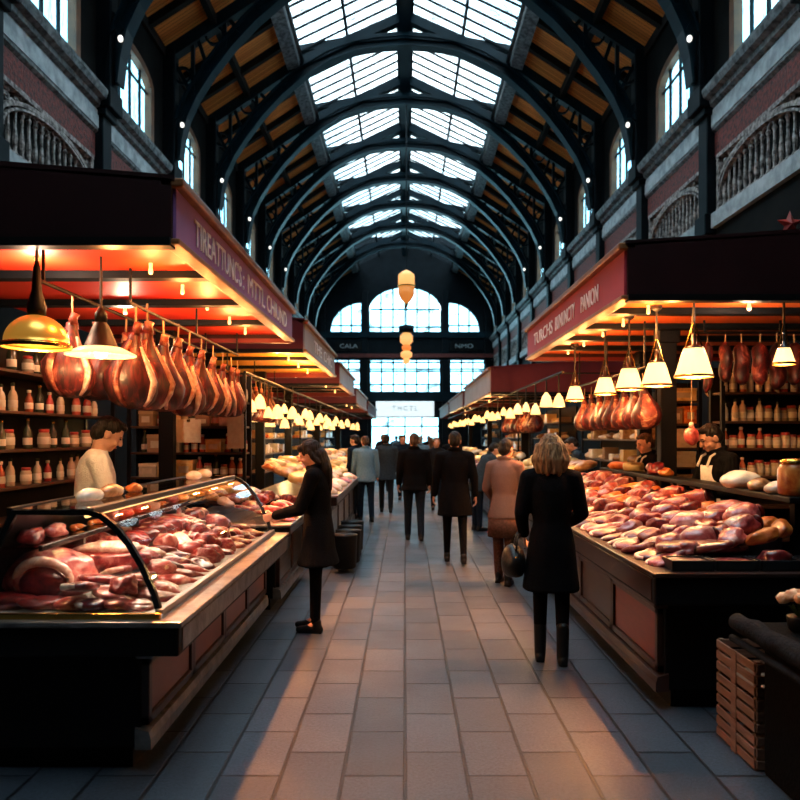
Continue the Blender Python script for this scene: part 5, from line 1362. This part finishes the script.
jar_proto('jar', 'glass_jar', 'jar', 'glass_jar', 'lid_red', [(.042,0),(.05,.008),(.05,.115),(.042,.13),(.036,.135)], .133, .038)
jar_proto('tall', 'cream_bottle', 'bottle', 'bottle_cream', 'bottle_green', [(.034,0),(.038,.006),(.038,.13),(.028,.165),(.014,.185),(.014,.22)], .215, .014)
jar_proto('red', 'sauce_bottle', 'bottle', 'bottle_red', 'label', [(.034,0),(.038,.006),(.038,.12),(.026,.155),(.016,.172),(.016,.20)], .195, .016)
jar_proto('dark', 'dark_bottle', 'bottle', 'bottle_green', 'brass', [(.034,0),(.037,.006),(.037,.15),(.026,.185),(.013,.20),(.013,.25)], .245, .013)
JN = dict(jar='red lidded jar', tall='cream bottle', red='red sauce bottle', dark='dark green bottle')
def stand(key, loc, where, group, sc=1.0):
    p = JP[key]; lab = JN[key] + ', ' + where
    if not p[1]:
        p[1] = True; p[0].location = loc; p[0].scale = (sc,)*3; p[0]['label'] = lab; p[0]['group'] = group; return
    dup(p[0], loc, (0,0,rng.uniform(0,6)), lab, group, sc)
# right rack facing the aisle end
rack('dark rack of bottles and jars behind the stall keeper in the pale apron', 3.38, 4.55, 7.45, 7.72, (.6,.95,1.27,1.57,1.86,2.17), 2.45, back='y')
for i, z in enumerate((1.27,1.57,1.86,2.17)):
    n = 12
    for k in range(n):
        key = [['jar','jar','red'],['red','jar','jar'],['tall','jar','tall'],['tall','tall','red','tall']][i]
        stand(take(key), (3.46+.091*k, 7.56+rng.uniform(-.03,.03), z+.001), '%s from the aisle, %s shelf of the bottle rack' % (ORD(k), ('fourth','third','second highest','top')[i]), 'bottles and jars on the right rack', rng.uniform(.85,1.05))
# pale crates and parcels between the two dark posts
rack('narrow rack of pale boxes between the dark posts of the crimson canopy', 3.35, 3.77, 8.95, 9.3, (.9,1.3,1.55,1.86,2.15), 2.4, back='y')
def carton(x, y, z, sx, sy, sz, m, label, group, name='cardboard_box'):
    r = thing(name, label, 'box', (x,y,z), group)
    MB().box(x-sx/2, x+sx/2, y-sy/2, y+sy/2, z, z+sz).build('box_body', M[m], r, bevel=.006)
    MB().box(x-sx/2-.004, x+sx/2+.004, y-sy/2-.004, y+sy/2+.004, z+sz*.8, z+sz+.004).build('lid', M[m], r, bevel=.004)
    MB().box(x-sx*.28, x+sx*.28, y-sy/2-.007, y-sy/2-.003, z+sz*.25, z+sz*.65).build('paper_label', M['label'], r)
for k, (x, z, sx, sz, m) in enumerate([(3.56,1.301,.34,.2,'cream'),(3.56,1.551,.36,.24,'cream'),(3.47,1.861,.18,.2,'cardboard'),(3.66,1.861,.16,.22,'orange'),(3.56,2.151,.36,.16,'cheese'),(3.56,.901,.36,.3,'cardboard')]):
    carton(x, 9.1, z, sx, .26, sz, m, 'pale box on the narrow rack, %s counted upwards' % ORD([1,2,3,4,5,0][k]), 'boxes on the narrow rack')
# amber glass jar and hanging amber flask at the frame edge
r = thing('amber_jar', 'large amber glass jar on the near end of the mahogany counter', 'jar', (2.60,4.68,1.302))
MB().lathe([(.07,0),(.095,.012),(.10,.06),(.10,.17),(.085,.20),(.075,.215)], 22, (2.60,4.68,1.302)).build('glass', M['orange'], r, smooth=True)
MB().lathe([(.082,.212),(.086,.216),(.086,.236),(.05,.246)], 20, (2.60,4.68,1.302)).build('lid', M['brass'], r, smooth=True)
pendant(2.95, 5.45, 2.26, .16, 2.79, 'bell', 'small cream lamp hanging beside the dried sausages near the frame edge', 5)
# left side racks against the back of the stall
rack('long dark rack of jars behind the butcher in the white coat', -3.75, -3.42, 5.2, 8.2, (.5,.95,1.25,1.58,1.92,2.28), 2.6, back='x')
for i, z in enumerate((1.25,1.58,1.92,2.28)):
    k = 0; y = 5.3
    while y < 8.15:
        stand(take([['jar','red','tall'],['jar','dark','jar'],['tall','dark','red'],['dark','dark','jar']][i]), (-3.53+rng.uniform(-.03,.03), y, z+.001), '%s from the near end, %s shelf of the left rack' % (ORD(k), ('third','fourth','fifth','top')[i]), 'bottles and jars on the left rack', rng.uniform(.9,1.15))
        y += rng.uniform(.13,.30); k += 1
rack('dark rack closing the far end of the purple canopied stall', -3.35, -1.95, 8.5, 8.8, (.9,1.2,1.5,1.82,2.12), 2.45, back='y')
for i, z in enumerate((.9,1.2,1.5,1.82,2.12)):
    x = -3.25; k = 0
    while x < -2.0:
        if rng.random() < .35 and x < -2.25:
            w_ = rng.uniform(.16,.22); carton(x+w_/2, 8.64, z+.001, w_, .2, rng.uniform(.13,.22), take(['cream','cardboard','cream','cheese']), 'small box standing %s along on the %s shelf of the end rack' % (ORD(k), ORD(i)), 'boxes on the end rack'); x += w_+.02
        else:
            stand(take(['jar','tall','red','dark']), (x+.045, 8.62, z+.001), '%s along on the %s shelf of the end rack' % (ORD(k), ORD(i)), 'bottles and jars on the end rack', rng.uniform(.9,1.1)); x += .10
        k += 1
# white papers pinned under the hams
for k, (x, y, z, w_, h_) in enumerate([(-2.62,8.47,1.62,.3,.28),(-2.05,8.47,1.55,.2,.42)]):
    r = thing('paper_sheet', ['pale paper sheet pinned on the end rack under the hams, wider one', 'tall pale paper sheet pinned on the end rack, narrower one'][k], 'paper', (x,y,z)); MB().box(x-w_/2, x+w_/2, y, y+.006, z, z+h_).build('sheet', M['label'], r)
    MB().box(x-.02, x+.02, y-.006, y, z+h_-.03, z+h_).build('clip', M['brass'], r)

# ------------------------------------------------------------------ farther stalls: counters and their goods
def far_counter(s, y0, y1, xf, ztop, label, n, m='steel', pm='steel'):
    counter(s, y0, y1, xf, xf-.08, xf+1.12, ztop, label, n, pm, m, lip=(.14,))
def goods(s, y0, y1, xf, z0, rows, step, keys, where, group, rise=.07):
    for i in range(rows):
        y = y0+.12+.05*(i % 2); k = 0
        while y < y1-.1:
            key = take(keys[min(i, len(keys)-1)]); src = PR[key]
            put(key, (s*(xf+.06+.2*i), y+rng.uniform(-.03,.03), z0+.003+rise*i), rng.uniform(-1.2,1.2), (0,-s*R(14)), rng.uniform(1.05,1.35), '%s along, %s row, %s' % (ORD(k), ORD(i), where), group)
            y += step*rng.uniform(.88,1.12); k += 1
far_counter(-1, 9.3, 13.4, .98, .92, 'steel fronted counter of cheeses and meats under the beige canopy', 4)
goods(-1, 9.3, 13.4, .98, .92, 5, .27, [['fillet','parcel','steak'],['cheese','parcel','fillet'],['cheese','loaf','parcel'],['loaf','spiced','cheese'],['spiced','cheese','loaf']], 'left beige canopy counter', 'goods on the left beige canopy counter', .08)
far_counter(-1, 14.4, 18.6, 1.25, .95, 'grey counter under the third left canopy', 4)
goods(-1, 14.4, 18.6, 1.25, .95, 4, .42, [['cheese','parcel'],['loaf','cheese'],['spiced','parcel'],['cheese','loaf']], 'third left counter', 'goods on the third left counter', .10)
far_counter(-1, 19.6, 24.6, 1.35, .95, 'grey counter under the fourth left canopy', 4)
goods(-1, 19.6, 24.6, 1.35, .95, 3, .62, [['parcel','cheese'],['loaf','spiced'],['cheese','parcel']], 'fourth left counter', 'goods on the fourth left counter', .12)
far_counter(-1, 25.4, 32.5, 1.35, .95, 'last grey counter of the left row', 4)
goods(-1, 25.4, 32.5, 1.35, .95, 2, .9, [['parcel','cheese'],['loaf','spiced']], 'last left counter', 'goods on the last left counter', .15)
far_counter(1, 9.6, 13.6, 1.66, .92, 'dark counter of meats following the mahogany one', 4, 'ironwood', 'ironwood')
goods(1, 9.6, 13.6, 1.66, .92, 5, .29, [['lump','steak','pinklump'],['spiced','lump'],['spiced','fillet','cheese'],['cheese','lump'],['loaf','cheese']], 'second right counter', 'goods on the second right counter', .08)
far_counter(1, 14.2, 20, 1.72, .95, 'dark counter under the beige canopy on the right', 4, 'ironwood', 'ironwood')
goods(1, 14.2, 20, 1.72, .95, 4, .45, [['fillet','lump'],['spiced','cheese'],['cheese','parcel'],['loaf','parcel']], 'third right counter', 'goods on the third right counter', .10)
far_counter(1, 20.8, 26.8, 1.72, .95, 'dark counter under the third right canopy', 4, 'ironwood', 'ironwood')
goods(1, 20.8, 26.8, 1.72, .95, 3, .7, [['parcel','cheese'],['loaf','spiced'],['cheese','parcel']], 'fourth right counter', 'goods on the fourth right counter', .12)
far_counter(1, 27.6, 34, 1.72, .95, 'last dark counter of the right row', 4, 'ironwood', 'ironwood')
goods(1, 27.6, 34, 1.72, .95, 2, .95, [['parcel','cheese'],['loaf','spiced']], 'last right counter', 'goods on the last right counter', .15)
# stacked racks at the back of the far stalls
for s, nm in ((-1,'left'),(1,'right')):
    for q, y0 in enumerate((9.9,15.0,20.5,27.0)):
        xb = 3.25 if s < 0 else 3.5
        rack('tall back rack of boxes and cheeses, %s along behind the %s stalls' % (ORD(q), nm), s*xb-.18, s*xb+.18, y0, y0+3.2, (.9,1.3,1.65,2.0), 2.35, back='x' if s < 0 else 'X')
        for i, z in enumerate((.9,1.3,1.65,2.0)):
            y = y0+.2; k = 0
            while y < y0+3.1:
                lab = '%s along, %s shelf, %s back rack of the %s stalls' % (ORD(k), ONES[i], ORD(q), nm)
                if rng.random() < .62:
                    sy = .26
                    put(take(['cheese','loaf','parcel','spiced','cheese','fillet']), (s*xb, y+.13, z+.002), rng.uniform(0,3), (0,0), rng.uniform(.95,1.3), lab, 'goods on the back racks')
                else:
                    m_ = take(['cream','cheese','cardboard','bread']); sz = rng.uniform(.10,.26); sy = rng.uniform(.14,.26)
                    r = thing('stacked_box', {'cream':'cream','cheese':'yellow','cardboard':'brown','bread':'dark brown'}[m_] + ' box, ' + lab, 'box', (s*xb, y+sy/2, z), 'boxes on the back racks')
                    MB().box(s*xb-.12, s*xb+.12, y, y+sy, z+.001, z+sz).build('box_body', M[m_], r, bevel=.008)
                y += sy+rng.uniform(.05,.25); k += 1
# dark wheeled bins under the left counters beside the woman
for k, (x, y) in enumerate([(-.76,8.75),(-.74,9.15),(-.75,9.6),(-.76,10.1)]):
    r = thing('waste_bin', 'round black bin, %s from the near end in front of the beige canopy counter' % ORD(k), 'bin', (x,y,0), 'black bins by the left counter')
    MB().lathe([(.13,.05),(.15,.07),(.165,.46),(.17,.47)], 18, (x,y,0)).build('bin_body', M['black'], r, smooth=True)
    MB().lathe([(.178,.465),(.182,.475),(.178,.50),(.10,.535),(.02,.545)], 18, (x,y,0)).build('lid', M['blackgloss'], r, smooth=True)
    for a in range(3):
        cx, cy = x+.1*math.cos(a*2.1), y+.1*math.sin(a*2.1)
        MB().lathe([(.0,-.012),(.026,-.012),(.026,.012),(.0,.012)], 10).build('caster', M['black'], r)
        o = r.children[-1]; o.location = Vector((cx,cy,.026)) - r.location; o.rotation_euler = (R(90),0,0)
        o.data.transform(Matrix.Translation(r.location))

# ------------------------------------------------------------------ crates and the covered table in the near corner
for k in range(3):
    z = .002+.185*k; x0, x1, y0, y1 = 1.78, 2.16, 3.55, 3.98
    r = thing('wooden_crate', 'slatted wooden crate at the foot of the covered table, %s of the stack' % ['lowest','middle','topmost'][k], 'crate', (x0,y0,z), 'stacked wooden crates')
    for (a, b) in ((x0,y0),(x1-.025,y0),(x0,y1-.025),(x1-.025,y1-.025)): MB().box(a, a+.025, b, b+.025, z, z+.18).build('corner_post', M['crate'], r)
    mb = MB()
    for q in range(3):
        za = z+.008+.06*q
        mb.box(x0-.010, x0, y0, y1, za, za+.045); mb.box(x1, x1+.01, y0, y1, za, za+.045)
        mb.box(x0, x1, y0-.010, y0, za, za+.045); mb.box(x0, x1, y1, y1+.01, za, za+.045)
    mb.box(x0-.016, x0-.010, (y0+y1)/2-.03, (y0+y1)/2+.03, z, z+.18)
    mb.build('side_slats', M['crate'], r, bevel=.003)
    MB().box(x0, x1, y0, y1, z+.002, z+.012).build('bottom_board', M['crate'], r)
r = thing('covered_table', 'black cloth covered table with a rolled grey edge in the near corner', 'table', (2.3,3.2,0))
MB().box(1.80, 2.9, 2.5, 3.52, .0, .66).build('cloth_skirt', M['blackcloth'], r, bevel=.02)
MB().box(1.75, 2.9, 2.45, 3.66, .66, .70).build('table_top', M['black'], r, bevel=.01)
mb = MB(); pts = [(1.745+.006*math.sin(q*1.7), 2.45+1.22*q/14, .725+.005*math.sin(q*2.3)) for q in range(15)]
mb.tube(pts, [.045]+[.05+.004*math.sin(q*3) for q in range(13)]+[.045], 14); mb.build('rolled_edge', M['coat_charcoal'], r, smooth=True)
mb = MB(); mb.tube([(1.72, 2.45, .64),(1.72, 3.68, .64)], .02, 10); mb.build('hem_roll', M['coat_charcoal'], r, smooth=True)
MB().box(1.80, 2.9, 2.5, 3.64, .70, .735).build('folded_cloth', M['blackcloth'], r, bevel=.015)
r = thing('flower_posy', 'peach coloured flower posy in a dark pot on the covered table', 'flowers', (1.95,3.45,.737))
MB().lathe([(.045,0),(.055,.01),(.065,.07),(.06,.075)], 16, (1.95,3.45,.737)).build('pot', M['black'], r, smooth=True)
mb = MB()
for q in range(14): mb.tube([(1.95,3.45,.80), (1.95+.05*math.cos(q*2.4), 3.45+.05*math.sin(q*2.4), .86)], .005, 5)
mb.build('stem_foliage', M['green'], r)
M['petal'] = meat_mat('peach_petal', (.55,.16,.06), (.72,.36,.18), (.85,.62,.40), 16, coat=0, rough=.7)
for q in range(12):
    a = q*2.399; d = .018*math.sqrt(q); blob((.034,.034,.028), 150+q, .35, 4, 2, c=(1.95+d*1.35*math.cos(a), 3.45+d*1.35*math.sin(a), .905-.10*d*d*40*.1+.01*math.sin(q*2))).build('bloom', M['petal'], r, smooth=True)

r = thing('red_ornament', 'small red star ornament on top of the crimson canopy near the frame edge', 'ornament', (3.09,5.62,3.24))
mb = MB(); po = []
for q in range(10):
    a = 2*PI*q/10 + PI/2; d = .11 if q % 2 == 0 else .05; po.append((3.09+d*math.cos(a), 3.40+d*math.sin(a)))
n = len(po); vs = [(x, 5.62, z) for x, z in po] + [(3.09,5.585,3.40),(3.09,5.655,3.40)]
mb.add(vs, [(q, (q+1) % n, n) for q in range(n)] + [((q+1) % n, q, n+1) for q in range(n)]); mb.build('star', M['lid_red'], r)
MB().tube([(3.09,5.62,3.20),(3.09,5.62,3.36)], .012, 8).build('stand', M['black'], r)
